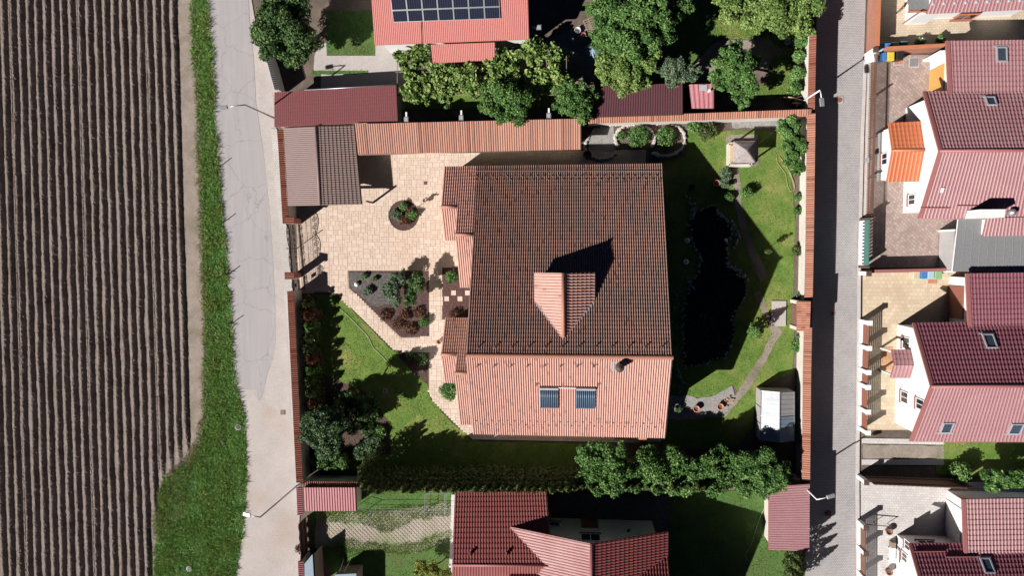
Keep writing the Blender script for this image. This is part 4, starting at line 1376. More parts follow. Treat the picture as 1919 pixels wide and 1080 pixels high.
# ---- north house with photovoltaic panels
nh = thing('house', P(845, 40, 0), 'northern house with light red ribbed roof carrying solar panels', 'house')
nS = (P(703, 84, 3.6), P(992, 73, 3.6)); nR = (P(693, -58, 6.2), P(988, -66, 6.2)); nN = (P(690, -190, 3.6), P(986, -200, 3.6))
dNn, dNs = gable(nh, nN, nR, nS, M['redrib'], M['white'], M['trim_orange'], capm=M['redrib'], colw=.155, rowh=9, amp=.03, step=.01)
NP = (nS[0], nS[1], nR[0])
# porch
a0, a1 = P(812, 118, 2.5), P(928, 112, 2.5); a2, a3 = P(808, 83, 3.2), P(928, 79, 3.2)
slope(nh, a0, a1, a2, a3, M['redrib'], M['trim_orange'], colw=.155, rowh=9, amp=.03, step=.01)
for q in (a0, a1): MB().box((q.x + (.3 if q is a0 else -.3), q.y + .2, 1.2), (.14, .14, 2.4)).build('post', M['white'], nh)
MB().bar(on_slope(791, 40, *NP)[0] + Vector((0, 0, .1)), on_slope(791, 82, *NP)[0] + Vector((0, 0, .1)), .05, .04).build('cable', M['black'], nh)
# PV panels: one mesh, each panel an object
tl, tr_, bl_, br_ = [on_slope(x, y, *NP)[0] for x, y in ((731, -4), (932, -11), (738.5, 41), (938.5, 34))]
uu = (br_ - bl_).normalized(); nn_ = on_slope(800, 20, *NP)[3]; vv = nn_.cross(uu)
pw = (br_ - bl_).length / 7; pl_ = ((tl - bl_).length) / 2
pvf = MB()
hw, hl = pw / 2 - .012, pl_ / 2 - .012
ex, ey, ez = Vector((1, 0, 0)), Vector((0, 1, 0)), Vector((0, 0, 1))
for a_, b_, c_, d_ in ((-hw, hw, -hl, -hl + .035), (-hw, hw, hl - .035, hl), (-hw, -hw + .035, -hl + .035, hl - .035), (hw - .035, hw, -hl + .035, hl - .035)):
    pvf.fbox(Vector((0, 0, 0)), ex, ey, ez, a_, b_, c_, d_, 0, .05)
fo = pvf.build('panel_frame', M['metal']); fme = fo.data
bpy.data.objects.remove(fo)
base_off = None
gme = bpy.data.meshes.new('cell_sheet')
gx_, gy_ = hw - .035, hl - .035
gme.from_pydata([(-gx_, -gy_, .0), (gx_, -gy_, .0), (gx_, gy_, .0), (-gx_, gy_, .0), (-gx_, -gy_, -.02), (gx_, -gy_, -.02), (gx_, gy_, -.02), (-gx_, gy_, -.02)], [], [(0, 1, 2, 3), (7, 6, 5, 4), (0, 4, 5, 1), (1, 5, 6, 2), (2, 6, 7, 3), (3, 7, 4, 0)])
ul = gme.uv_layers.new(name='UVMap')
for i_, q in enumerate(((0, 0), (1, 0), (1, 1), (0, 1))): ul.data[i_].uv = q
gme.materials.append(M['pv'])
for r_i in range(2):
    for c_i in range(7):
        ctr = bl_ + uu * (pw * (c_i + .5)) + vv * (pl_ * (r_i + .5)) + nn_ * .16
        Mx = Matrix((( uu.x, vv.x, nn_.x, ctr.x), (uu.y, vv.y, nn_.y, ctr.y), (uu.z, vv.z, nn_.z, ctr.z), (0, 0, 0, 1)))
        pan = place('solar_panel', fme, nh, Mx)
        cs_ = bpy.data.objects.new('cell_sheet', gme); COL.objects.link(cs_); cs_.parent = pan; cs_.location = (0, 0, .044)

# ---- vine arbour
vb = [(757, 108, 16), (790, 103, 20), (772, 140, 22), (770, 172, 20), (800, 165, 26), (835, 150, 28), (838, 178, 14), (880, 142, 30), (885, 165, 16), (918, 150, 26), (955, 118, 30), (965, 150, 24), (1000, 98, 26), (1040, 105, 26), (1010, 150, 24), (1045, 150, 26), (1060, 165, 18), (930, 128, 20), (820, 125, 18), (1005, 75, 10)]
va = thing('grape_arbor', P(900, 150, 0), 'long leafy grape arbor in front of the red roofed house', 'arbor')
bl = []
for i_, (x, y, r) in enumerate(vb):
    for q in spread_blobs(x, y, r * 1.18, 2.25, 900 + i_, 7, .35): bl.append(q)
leaves('vine_foliage', va, bl, 17000, .19, M['leaf_vine'], 901, r0=.2, up=.2, kind='stuff')
for x in (745, 815, 885, 955, 1025, 1062):
    for y in (100, 175):
        q = P(x, y, 2.2); MB().box((q.x, q.y, 1.1), (.09, .09, 2.2)).build('post', M['metal'], va)
for y in (95, 135, 178):
    MB().bar(P(742, y, 2.2), P(1064, y, 2.2), .06, .06).build('rail', M['wood'], va)
for x in (745, 815, 885, 955, 1025, 1062):
    MB().bar(P(x, 95, 2.26), P(x, 178, 2.26), .05, .05).build('rail', M['wood'], va)

# ================================================================== SOUTH NEIGHBOURS
s_sh = thing('garden_shed', P(620, 935, 0), 'little roadside shed with pink red ribbed roof below the west hedge', 'shed')
a0, a1, a2, a3 = P(572, 958, 2.1), P(669, 958, 2.1), P(570, 914, 2.35), P(667, 914, 2.35)
slope(s_sh, a0, a1, a2, a3, M['pinkrib'], M['soffit'], colw=.24, rowh=4, amp=.06, step=.01, prof='rib')
walls(s_sh, [(a0.x + .2, a0.y + .2, 2.0), (a1.x - .2, a1.y + .2, 2.0), (a3.x - .2, a3.y - .2, 2.2), (a2.x + .2, a2.y - .2, 2.2)], M['cream'])

e_sh = thing('garage', P(1475, 970, 0), 'garage with pinkish brown ribbed roof beside the lane', 'garage')
a0, a1, a2, a3 = P(1441, 913, 2.5), P(1441, 1031, 2.5), P(1518, 908, 2.8), P(1517, 1034, 2.8)
slope(e_sh, a0, a1, a2, a3, M['plum'], M['trim'], colw=.21, rowh=5, amp=.035, step=.01)
walls(e_sh, [(a0.x + .3, a0.y - .15, 2.35), (a1.x + .3, a1.y + .15, 2.35), (a3.x - .1, a3.y + .15, 2.65), (a2.x - .1, a2.y - .15, 2.65)], M['stonewhite'])

sh_h = thing('house', P(1050, 1010, 0), 'southern house with dark red tiled cross gable roof at the bottom edge', 'house')
MT = dict(colw=.24, rowh=.42, amp=.045, step=.04)
g_n = (P(853, 924, 3.0), P(1025, 922, 3.0)); g_r = (P(848, 1060, 5.6), P(1035, 1060, 5.6)); g_s = (P(846, 1190, 3.0), P(1035, 1190, 3.0))
gable(sh_h, g_n, g_r, g_s, M['redtile'], M['white'], M['trim'], capm=M['trim'], **MT)
# main east-west block, ridge outside the frame
m_n = (P(958, 1034, 4.0), P(1252, 1034, 4.0)); m_r = (P(985, 1195, 8.6), P(1238, 1195, 8.6)); m_s = (P(985, 1350, 4.0), P(1252, 1350, 4.0))
m_r[0].x = m_n[0].x; m_r[1].x = m_n[1].x; m_s[0].x = m_n[0].x; m_s[1].x = m_n[1].x
gable(sh_h, m_n, m_r, m_s, M['redtile'], M['white'], M['trim'], capm=M['trim'], **MT)
# cross gable facing north
cgx = P(1109, 1020, 7.0)
cl, cr_ = P(957, 988, 4.3), P(1252, 988, 4.3)
ysouth = m_r[0].y
lw = [Vector((cl.x, cl.y, 4.3)), Vector((cl.x, ysouth, 4.3)), Vector((cgx.x, cl.y, 7.2)), Vector((cgx.x, ysouth, 7.2))]
le = [Vector((cr_.x, cl.y, 4.3)), Vector((cr_.x, ysouth, 4.3)), Vector((cgx.x, cl.y, 7.2)), Vector((cgx.x, ysouth, 7.2))]
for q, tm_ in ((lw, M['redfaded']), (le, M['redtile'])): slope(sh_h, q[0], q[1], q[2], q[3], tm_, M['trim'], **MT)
MB().tube([lw[2] + Vector((0, 0, .05)), lw[3] + Vector((0, 0, .05))], .14, 8).build('ridge_cap', M['trim'], sh_h, True)
wy = P(1100, 973, 0).y
wx0, wx1 = P(1024, 973, 0).x, P(1222, 973, 0).x
wbl = MB().hexa([Vector((wx0, wy, 0)), Vector((wx1, wy, 0)), Vector((wx1, wy, 4.4)), Vector((cgx.x, wy, 6.9)), Vector((wx0, wy, 4.4))],
                [Vector((wx0, wy - 6, 0)), Vector((wx1, wy - 6, 0)), Vector((wx1, wy - 6, 4.4)), Vector((cgx.x, wy - 6, 6.9)), Vector((wx0, wy - 6, 4.4))]).build('gable_wall', M['white'], sh_h)
window(sh_h, Vector((P(1040, 986, .8).x, wy + .01, 1.6)), (1, 0, 0), 1.0, .9, (0, 1, 0))
window(sh_h, Vector((cgx.x, wy + .01, 4.2)), (1, 0, 0), 1.7, 1.5, (0, 1, 0))
MB().box((cgx.x, wy + .05, 1.05), (1.5, .08, 2.1)).build('door', M['fencebrown'], sh_h)
MB().box((P(1174, 986, 0).x, wy + .08, 2.6), (.25, .2, .25)).build('wall_lamp', M['black'], sh_h)
sheet('terrace', [(1020, 935), (1255, 930), (1255, 1000), (1020, 1000)], .04, M['gravel_dark'], 'terrace north of the southern house, shade put into its dark colour')  # surface darkened so its colour carries the shade of the house
for px, py in ((882, 1040), (950, 1040)):
    o, u, v, n = on_slope(px, py, g_n[0], g_n[1], g_r[0])
    MB().fbox(o, u, v, n, -.06, .06, -.15, .1, .06, .35).build('roof_hook', M['copper'], sh_h)
# pale strip along its west wall
sheet('kerb_strip', [(846, 928), (853, 928), (850, 1075), (842, 1075)], .05, M['kerb'], 'pale concrete strip beside the southern house')
tag(MB().box(P(843, 1062, 1.2), (.3, .3, .3)).build('utility_box', M['whitepaint'], bevel=.02), 'small white box on the west corner of the southern house', 'box')

# bottom-left sheds
ba = thing('shed', P(577, 1062, 0), 'blue grey sheet roof at the bottom edge beside the pink capped wall', 'shed')
q = [P(571, 1058, 2.2), P(586, 1040, 2.2), P(590, 1110, 2.2), P(572, 1110, 2.2)]
MB().hexa([p - Vector((0, 0, .1)) for p in q], q).build('roof', M['bluegrey'], ba)
MB().prism([(p.x * .995, p.y) for p in q], 0, 2.09).build('wall', M['wood'], ba)
bb_ = thing('shed', P(650, 1100, 0), 'small blue grey roof at the bottom edge with a ladder beside it', 'shed')
q = [P(628, 1078, 2.0), P(668, 1076, 2.0), P(668, 1130, 2.0), P(628, 1130, 2.0)]
MB().hexa([p - Vector((0, 0, .1)) for p in q], q).build('roof', M['bluegrey'], bb_)
MB().prism([(p.x, p.y - .05) for p in q], 0, 1.89).build('wall', M['wood'], bb_)
lad = thing('step_ladder', P(652, 1062, 0), 'white metal step ladder standing on the southern lawn', 'ladder')
lt = P(652, 1058, 0)
for sx in (-.22, .22):
    MB().bar((lt.x + sx * 1.4, lt.y - .55, .02), (lt.x + sx, lt.y, 1.7), .06, .04).build('rail', M['whitepaint'], lad)
    MB().bar((lt.x + sx * 1.5, lt.y + .5, .02), (lt.x + sx, lt.y + .04, 1.66), .04, .04).build('rail', M['whitepaint'], lad)
for k in range(1, 6):
    f_ = k / 6; MB().bar((lt.x - .31 + .09 * f_, lt.y - .55 * (1 - f_), 1.7 * f_), (lt.x + .31 - .09 * f_, lt.y - .55 * (1 - f_), 1.7 * f_), .12, .03).build('rung', M['whitepaint'], lad)
# wire run fence
run = thing('wire_fence', P(760, 955, 0), 'thin wire mesh fence with slim posts on the southern lawn', 'fence')
fp = [P(x, y, 1.0) for x, y in ((668, 955), (760, 960), (796, 969), (844, 967))]
for a_, b_ in (((669, 953), (690, 959)), ((690, 959), (796, 959)), ((796, 928), (796, 970)), ((796, 927), (846, 926)), ((834, 927), (834, 970)), ((798, 961), (846, 961))):
    A1, B1 = P(*a_, 1.0), P(*b_, 1.0)
    MB().tube([A1, B1], .022, 5).build('wire', M['metal'], run)
    A0, B0 = A1.copy(), B1.copy(); A0.z = B0.z = .35
    MB().tube([A0, B0], .015, 5).build('wire', M['metal'], run)
    MB().tube([(A1.x, A1.y, 0), A1], .03, 6).build('post', M['gategreen'], run)
# rope-like hoses
def line(label, name, px, z, rad, mat, cat):
    pts = [P(x, y, z) for x, y in px]
    sm = []
    for i in range(len(pts) - 1):
        p0 = pts[max(i - 1, 0)]; p1 = pts[i]; p2 = pts[i + 1]; p3 = pts[min(i + 2, len(pts) - 1)]
        for k in range(5):
            t_ = k / 5
            sm.append(.5 * ((2 * p1) + (p2 - p0) * t_ + (2 * p0 - 5 * p1 + 4 * p2 - p3) * t_ * t_ + (3 * p1 - p0 - 3 * p2 + p3) * t_ ** 3))
    sm.append(pts[-1])
    return tag(MB().tube(sm, rad, 6).build(name, mat, None, True), label, cat)


line('yellow garden hose looped on the back lawn', 'garden_hose', [(1457, 292), (1458, 305), (1472, 325), (1476, 345), (1482, 358), (1490, 350), (1480, 322), (1466, 300), (1462, 294), (1474, 310), (1484, 335), (1489, 352)], .06, .022, M['hose'], 'hose')
line('pale hose lying across the front lawn', 'garden_hose', [(632, 575), (650, 590), (672, 612), (690, 632), (700, 652), (716, 668), (730, 684)], .06, .02, M['rope'], 'hose')
line('thin pale hose on the lawn of the southern plot', 'garden_hose', [(1438, 945), (1425, 970), (1415, 1000), (1408, 1022), (1398, 1040), (1402, 1052)], .06, .02, M['rope'], 'hose')

# ================================================================== GARDEN OBJECTS
# raised beds ringed with stones
def ring(cx, cy, rx, ry, a0, a1, n=40):
    return [(cx + rx * math.cos(math.radians(a0 + (a1 - a0) * k / n)), cy + ry * math.sin(math.radians(a0 + (a1 - a0) * k / n))) for k in range(n + 1)]


for lab, pth in (('round raised flower bed ringed with white stones, the nearer to the long shed', ring(1190, 260, 37, 28, 150, 395)),
                 ('round raised flower bed ringed with white stones, the nearer to the lawn', ring(1246, 261, 38, 31, -110, 130)),
                 ('grey gravel bed edged with white stones beside the long shed', [(1098, 268), (1104, 256), (1115, 242), (1140, 234), (1180, 231), (1235, 229)] )):
    c = P(*pth[len(pth) // 2])
    fb = thing('flower_bed', (c.x, c.y, 0), lab, 'flower bed', 'stone ringed flower beds')
    stones(fb, pth, 5.0, 3.1, ROCKS, hash(lab[6:20]) % 97 if False else len(lab), .18, .8)
    stones(fb, pth, 6.0, 2.8, ROCKS, len(lab) + 3, .05, .8)
line_ring = ring(1128, 268, 34, 30, 40, 170)
fb = thing('flower_bed', P(1128, 290, 0), 'shaded stone kerb of the gravel bed beside the paved path', 'flower bed', 'stone ringed flower beds')
stones(fb, line_ring, 5.5, 2.8, ROCKS, 71, .1, .8)
sheet('gravel_bed', [(1104, 256), (1116, 243), (1150, 236), (1152, 262), (1160, 285), (1104, 282)], .05, M['gravel'], 'grey gravel inside the stone edged bed by the long shed')

# well with pyramid roof
wl = P(1386, 291, 0)
well = thing('garden_well', (wl.x, wl.y, 0), 'garden well with grey shingled pyramid roof on four posts', 'well')
ws_ = .85
wc = P(1395, 285, 2.0)
hx_ = .88
ap = Vector((wc.x, wc.y, 2.85))
cs = [Vector((wc.x + sx * hx_, wc.y + sy * hx_, 2.0)) for sx, sy in ((-1, -1), (1, -1), (1, 1), (-1, 1))]
for i_ in range(4):
    a_, b_ = cs[i_], cs[(i_ + 1) % 4]
    nrow = 7
    n_ = (b_ - a_).cross(ap - a_).normalized()
    mb = MB()
    for k in range(nrow):
        t0, t1 = k / nrow, (k + 1.15) / nrow if k < nrow - 1 else 1.0
        p0, p1 = lerp(a_, ap, t0), lerp(b_, ap, t0); p2, p3 = lerp(b_, ap, min(t1, 1)), lerp(a_, ap, min(t1, 1))
        m_ = max(1, round((p1 - p0).length / .2))
        for j in range(m_):
            q0, q1 = lerp(p0, p1, (j + .04) / m_), lerp(p0, p1, (j + .96) / m_)
            r1, r0 = lerp(p3, p2, (j + .96) / m_), lerp(p3, p2, (j + .04) / m_)
            l_ = n_ * (.045 + .012 * rnd.random())
            mb.hexa([q0, q1, r1, r0], [q0 + l_, q1 + l_, r1 + n_ * .015, r0 + n_ * .015])
    mb.build('shingles', M['woodgrey'], well)['kind'] = 'stuff'
for p in cs:
    q = lerp(p, Vector((wc.x, wc.y, 2.0)), .12)
    MB().box((q.x, q.y, 1.0), (.12, .12, 2.0)).build('post', M['wood'], well)
for i_ in range(4):
    a_ = Vector((wc.x, wc.y, .3)) + (cs[i_] - Vector((wc.x, wc.y, 2.0))) * 1.05; b_ = Vector((wc.x, wc.y, .3)) + (cs[(i_ + 1) % 4] - Vector((wc.x, wc.y, 2.0))) * 1.05
    a_.z = b_.z = .3
    MB().bar(a_, b_, .22, .6).build('curb', M['stonewhite'], well)
MB().box((wc.x - .72, wc.y, .66), (.28, 1.7, .08)).build('bench_board', M['woodpale'], well)
MB().box((wc.x, wc.y, .5), (1.3, 1.3, .08)).build('lid', M['wood'], well)

# greenhouse
gh = thing('greenhouse', P(1450, 770, 0), 'small gabled greenhouse with white translucent panels beside the east wall', 'greenhouse')
ge = [P(1427, 733, 1.7), P(1425, 826, 1.7)]; gr = [P(1462, 736, 2.35), P(1461, 829, 2.35)]; gf = [P(1489, 735, 1.7), P(1489, 826, 1.7)]
for k in range(2):
    for e_, mt, nm in ((ge, M['poly'], 'roof_panel'), (gf, M['polygrey'] if k == 0 else M['bluegrey'], 'roof_panel')):
        q = [lerp(e_[0], e_[1], k * .5 + .01), lerp(e_[0], e_[1], k * .5 + .49), lerp(gr[0], gr[1], k * .5 + .49), lerp(gr[0], gr[1], k * .5 + .01)]
        me_ = MB()
        nsub = 10
        for j in range(nsub):
            a_, b_ = lerp(q[0], q[1], j / nsub), lerp(q[0], q[1], (j + 1) / nsub); c_, d_ = lerp(q[3], q[2], (j + 1) / nsub), lerp(q[3], q[2], j / nsub)
            w_ = .012 * (j % 2)
            me_.hexa([p - Vector((0, 0, .03)) for p in (a_, b_, c_, d_)], [p + Vector((0, 0, w_)) for p in (a_, b_, c_, d_)])
        me_.build(nm, mt, gh)
for e_ in (ge, gf):
    for k in range(3):
        a_, b_ = lerp(e_[0], e_[1], k / 3 + .01), lerp(e_[0], e_[1], (k + 1) / 3 - .01)
        MB().hexa([Vector((a_.x, a_.y, .1)), Vector((b_.x, b_.y, .1)), Vector((b_.x + .03, b_.y, .1)), Vector((a_.x + .03, a_.y, .1))], [a_ - Vector((0, 0, .04)), b_ - Vector((0, 0, .04)), b_ + Vector((.03, 0, -.04)), a_ + Vector((.03, 0, -.04))]).build('wall_panel', M['polygrey'], gh)
for k in (0, 1):
    e1, r1, f1 = ge[k], gr[k], gf[k]
    dy = Vector((0, -.03 if k == 0 else .03, 0))
    base = [Vector((e1.x, e1.y, .1)), Vector((f1.x, f1.y, .1)), f1 - Vector((0, 0, .05)), r1 - Vector((0, 0, .05)), e1 - Vector((0, 0, .05))]
    MB().hexa(base, [p + dy for p in base]).build('end_panel', M['polygrey'], gh)
for a_, b_ in ((ge[0], ge[1]), (gr[0], gr[1]), (gf[0], gf[1]), (ge[0], gr[0]), (gr[0], gf[0]), (ge[1], gr[1]), (gr[1], gf[1]), (lerp(ge[0], ge[1], .5), lerp(gr[0], gr[1], .5)), (lerp(gf[0], gf[1], .5), lerp(gr[0], gr[1], .5))):
    MB().bar(a_ + Vector((0, 0, .02)), b_ + Vector((0, 0, .02)), .05, .05).build('frame_bar', M['metal'], gh)
MB().prism([(ge[0].x, ge[0].y), (gf[0].x, gf[0].y), (gf[1].x, gf[1].y), (ge[1].x, ge[1].y)], 0, .1).build('plinth', M['wood'], gh)

# pots
def pot(px, py, r, label, mat=None, h=.42):
    c = P(px, py, h)
    t_ = thing('flower_pot', (c.x, c.y, 0), label, 'pot', 'terracotta pots')
    MB().lathe((c.x, c.y, 0), [(r * .65, 0), (r * .95, h * .82), (r * 1.05, h * .82), (r * 1.05, h), (r * .82, h), (r * .78, h - .12)], 18).build('pot_body', mat or M['terracotta'], t_, True)
    MB().lathe((c.x, c.y, h - .13), [(r * .8, 0), (r * .1, .03)], 14).build('soil_fill', M['earth'], t_)
    return t_


pot(1306, 767, .29, 'empty terracotta pot on the gravel nearer the house')
pot(1351, 763, .29, 'empty terracotta pot on the gravel nearer the stone pile')
pot(1344, 343, .28, 'terracotta pot on the lawn edge beside the silvery shrubs')
pot(1297, 351, .28, 'dark pot standing in the house shade by the pond', M['soffit'])
pot(1101, 290, .36, 'large dark pot at the paved path north of the house', M['soffit'])
pot(823, 641, .22, 'small terracotta pot against the west wall of the house')
for px, py, lab in ((1288, 451, 'round pale garden light in the pond shade, the northern one'), (1286, 491, 'round pale garden light in the pond shade, the southern one'), (1361, 450, 'small round pale garden light by the pond stones')):
    c = P(px, py, .3)
    t_ = thing('garden_light', (c.x, c.y, 0), lab, 'light', 'round garden lights')
    R_ = .23 if px < 1300 else .15
    MB().lathe((c.x, c.y, 0), [(.05, 0), (.05, .22), (R_, .26), (R_, .34), (R_ * .6, .36)], 16).build('shade', M['whitepaint'], t_, True)
    MB().lathe((c.x, c.y, .35), [(R_ * .5, 0), (R_ * .5, .05), (.02, .06)], 12).build('lens', M['paleblue'], t_)
c = P(669, 533, .15)
tag(MB().lathe((c.x, c.y, 0), [(.1, 0), (.2, .08), (.23, .2), (.17, .33), (.05, .4)], 14).build('garden_ball', M['whitepaint'], None, True), 'white ball ornament in the gravel corner of the planting bed', 'ornament')
pile = thing('stone_pile', P(1365, 750, 0), 'heap of orange brown stones at the gravel edge', 'stone pile')
orock = [rock_mesh(60 + i, mat_noise('orange_stone' + str(i), (.34, .22, .14), (.5, .35, .24), 2, 9, .9, .3, .02)) for i in range(2)]
stones(pile, [(1355, 757), (1366, 746), (1375, 752), (1362, 760), (1370, 742)], 3.5, 2.3, orock, 77, .12, 4)
wp = thing('wood_pile', P(1495, 188, 0), 'pile of cut branches against the north east wall', 'wood pile')
for k in range(16):
    c = P(1482 + rnd.uniform(0, 24), 182 + rnd.uniform(0, 12), .15 + .03 * k)
    a_ = rnd.uniform(-.5, .5)
    MB().tube([c - Vector((.6 * math.cos(a_), .6 * math.sin(a_), 0)), c + Vector((.6 * math.cos(a_), .6 * math.sin(a_), .05))], .05, 6).build('branch', M['woodpale'] if k % 2 else M['wood'], wp)

# entrance gate: wrought iron, pillars
def iron_leaf(parent, a, b, name, nb):
    mb = MB()
    L = (b - a).length; d = (b - a).normalized(); z = Vector((0, 0, 1))
    for k in range(nb + 1):
        x = L * k / nb
        mb.tube([a + d * x + z * .15, a + d * x + z * (1.75 + .22 * math.sin(math.pi * k / nb * 1.0) ** 2)], .012, 4)
    for zz in (.18, .6, 1.0, 1.4, 1.7):
        mb.tube([a + z * zz, b + z * zz], .016, 4)
    def spiral(c, r, s):
        pts = []
        for k in range(22):
            t_ = k / 21 * 3.4 * math.pi
            q = r * (1 - k / 24)
            pts.append(c + d * (q * math.cos(t_) * s) + z * (q * math.sin(t_)))
        mb.tube(pts, .022, 5)
    for f_ in (.12, .35, .65, .88):
        spiral(a + d * (L * f_) + z * 1.66, .24, 1 if f_ < .5 else -1)
        spiral(a + d * (L * f_) + z * .45, .22, -1 if f_ < .5 else 1)
    pts = [a + d * (L * k / 16) + z * (1.72 + .3 * math.sin(math.pi * k / 16) ** .8) for k in range(17)]
    mb.tube(pts, .03, 5)
    return mb.build(name, M['iron'], parent)


gb = [P(553, 421, 0), P(561, 511, 0), P(563, 524, 0), P(565, 543, 0)]
ig = thing('iron_gate', gb[0], 'black wrought iron double driveway gate with scrolls', 'gate')
mid = lerp(gb[0], gb[1], .5)
iron_leaf(ig, gb[0], lerp(gb[0], gb[1], .495), 'gate_leaf', 24)
iron_leaf(ig, lerp(gb[0], gb[1], .505), gb[1], 'gate_leaf', 24)
MB().tube([mid, mid + Vector((0, 0, 2.3))], .045, 6).build('centre_post', M['iron'], ig)
ig2 = thing('iron_gate', gb[2], 'small black wrought iron pedestrian gate beside the pillar', 'gate')
iron_leaf(ig2, gb[2], gb[3], 'gate_leaf', 10)
mb_ = lerp(gb[2], gb[3], .5)
MB().box((mb_.x, mb_.y, 1.2), (.08, .3, .35)).build('letter_box', M['iron'], ig2)
for (x, y), lab in (((541, 413), 'north pillar of the driveway gate with red tiled cap'), ((541, 517), 'pillar with red tiled cap between driveway gate and small gate')):
    c = P(x + 2, y, 2.2)
    pt = thing('gate_pillar', (c.x, c.y, 0), lab, 'pillar', 'gate pillars')
    MB().box((c.x, c.y, 1.05), (.5, .45, 2.1)).build('pillar_body', M['brickred'], pt)
    h_ = .32
    e0, e1, r0_, r1_ = Vector((c.x + .4, c.y - h_, 2.12)), Vector((c.x + .4, c.y + h_, 2.12)), Vector((c.x - .4, c.y - h_, 2.3)), Vector((c.x - .4, c.y + h_, 2.3))
    dk = deck('cap', e0, e1, r0_, r1_, M['trim'], pt, .06)
    tiles('cap_tiles', e0, e1, r0_, r1_, M['coping_red'], dk, colw=.2, rowh=2, amp=.05, step=.02)
gl = thing('gate_rail', gb[0], 'long steel guide rail on the ground inside the driveway gate', 'rail')
MB().bar(gb[0] + Vector((.35, 0, .08)), gb[3] + Vector((.35, 0, .08)), .12, .08).build('rail_bar', M['copper'], gl)

# street lamps
def lamp(label, base_px, elbow_px, h, head_px, hh=None, mat=None):
    b_ = P(*base_px); el = P(*elbow_px, h); hd_ = P(*head_px, hh or h + .2)
    el = Vector((b_.x, b_.y, h)) if (Vector((el.x, el.y, 0)) - Vector((b_.x, b_.y, 0))).length < 1.2 else el
    t_ = thing('street_lamp', (b_.x, b_.y, 0), label, 'street lamp', 'street lamps')
    MB().tube([b_, (b_.x, b_.y, h * .5), (el.x, el.y, h)], [.09, .075, .055], 10).build('pole', mat or M['metal'], t_, True)
    MB().tube([(el.x, el.y, h), lerp(el, hd_, .5) + Vector((0, 0, .05)), hd_], [.05, .045, .04], 8).build('arm', mat or M['metal'], t_, True)
    d = (hd_ - el); d.z = 0; d.normalize(); s_ = Vector((-d.y, d.x, 0)); z = Vector((0, 0, 1))
    hb = MB().fbox(hd_, d, s_, z, -.1, .55, -.17, .17, -.05, .09).build('lamp_head', M['metal'], t_, bevel=.03)
    MB().fbox(hd_, d, s_, z, 0, .45, -.12, .12, -.08, -.051).build('lens', M['whitepaint'], hb)
    return t_


lamp('grey street lamp with long arm over the asphalt road by the garage', (517, 222), (456, 199), 6.0, (425, 201), 6.2)
lamp('grey street lamp with arm over the sandy road by the pink capped wall', (556, 912), (494, 965), 7.6, (468, 966), 7.7)
lamp('pale street lamp leaning over the lane from the north east wall', (1500, 193), (1520, 190), 4.8, (1540, 186), 4.9, M['whitepaint'])
lamp('pale street lamp over the lane beside the brown garage roof', (1494, 899), (1540, 930), 5.0, (1552, 932), 5.1, M['whitepaint'])
for k, (x, y) in enumerate(((413, 312), (421, 416), (429, 514), (436, 606))):
    c = P(x, y)
    tag(MB().tube([c, c + Vector((.1, .06, .95))], [.05, .04], 6).build('marker_post', M['black']), 'thin dark marker post at the verge edge, ' + ['the northernmost', 'second from the north', 'third from the north', 'the southernmost'][k], 'post', 'marker posts along the road')
# covers and drains
def cover(label, px, py, r, mat, sq=None, z=.03, name='manhole_cover'):
    c = P(px, py, z)
    t_ = thing(name, (c.x, c.y, 0), label, 'manhole cover')
    if sq: MB().box((c.x, c.y, z), (sq, sq, .03)).build('cover_frame', M['concrete'], t_)
    MB().lathe((c.x, c.y, z + .014), [(r, 0), (r, .015), (r * .8, .022), (r * .2, .018)], 20).build('lid', mat, t_)
    if not sq: MB().lathe((c.x, c.y, z + .03), [(r * .72, 0), (r * .72, .012), (.02, .014)], 18).build('hole', M['black'], t_)
    return t_


cover('round rusty manhole cover in a pale square on the lane', 1574, 187, .22, M['fencered'], .6)
cover('round metal manhole ring half sunk in the verge grass', 447, 801, .30, M['greysheet'], None, .12)
cover('round manhole ring in the grass at the bottom of the verge', 355, 1067, .27, M['greysheet'], None, .12)
cover('small dark open pit in the verge grass', 418, 829, .22, M['black'], None, .1)
for lab, px, py, w, l in (('rectangular iron drain grate in the sandy road', 530, 774, .42, .42), ('small square drain grate in the courtyard paving', 798, 343, .3, .3), ('square black drain grate in the lane shade', 1553, 963, .45, .45)):
    c = P(px, py, .06)
    t_ = thing('drain_grate', (c.x, c.y, 0), lab, 'drain')
    MB().box((c.x, c.y, .03), (w, l, .05)).build('pit', M['black'], t_)
    for k in range(4): MB().box((c.x, c.y - l / 2 + l * (k + .5) / 4, .065), (w, l * .13, .02)).build('bar', M['copper'], t_)

# ================================================================== EASTERN HOUSES
ET = dict(colw=.26, rowh=.42, amp=.045, step=.05)
# paving of the plots
E1P = mat_brick('cream_yard_blocks', (.55, .44, .32), (.62, .50, .38), (.42, .33, .24), .3, .2)
E2P = mat_brick('rose_yard_blocks', (.34, .245, .22), (.46, .36, .32), (.26, .19, .17), .26, .24, .014, rot=.78)
E3P = mat_brick('cream_checked_slabs', (.56, .44, .31), (.66, .54, .40), (.50, .38, .26), .36, .34, .012)
E4P = mat_brick('pale_grey_yard_blocks', (.55, .51, .50), (.64, .60, .59), (.42, .39, .39), .3, .22)
sheet('yard_paving', [(1648, -60), (1930, -60), (1930, 92), (1645, 96)], .02, E1P, 'cream block paving of the northernmost eastern plot')
sheet('yard_paving', [(1624, 104), (1930, 100), (1930, 500), (1618, 502), (1618, 400)], .02, E2P, 'rose coloured block paving of the second eastern plot')
sheet('yard_paving', [(1618, 510), (1930, 510), (1930, 808), (1616, 806)], .02, E3P, 'cream checked slab paving of the third eastern plot')
sheet('yard_paving', [(1614, 905), (1930, 905), (1930, 1120), (1614, 1120)], .02, E4P, 'pale grey paving of the southernmost eastern plot')
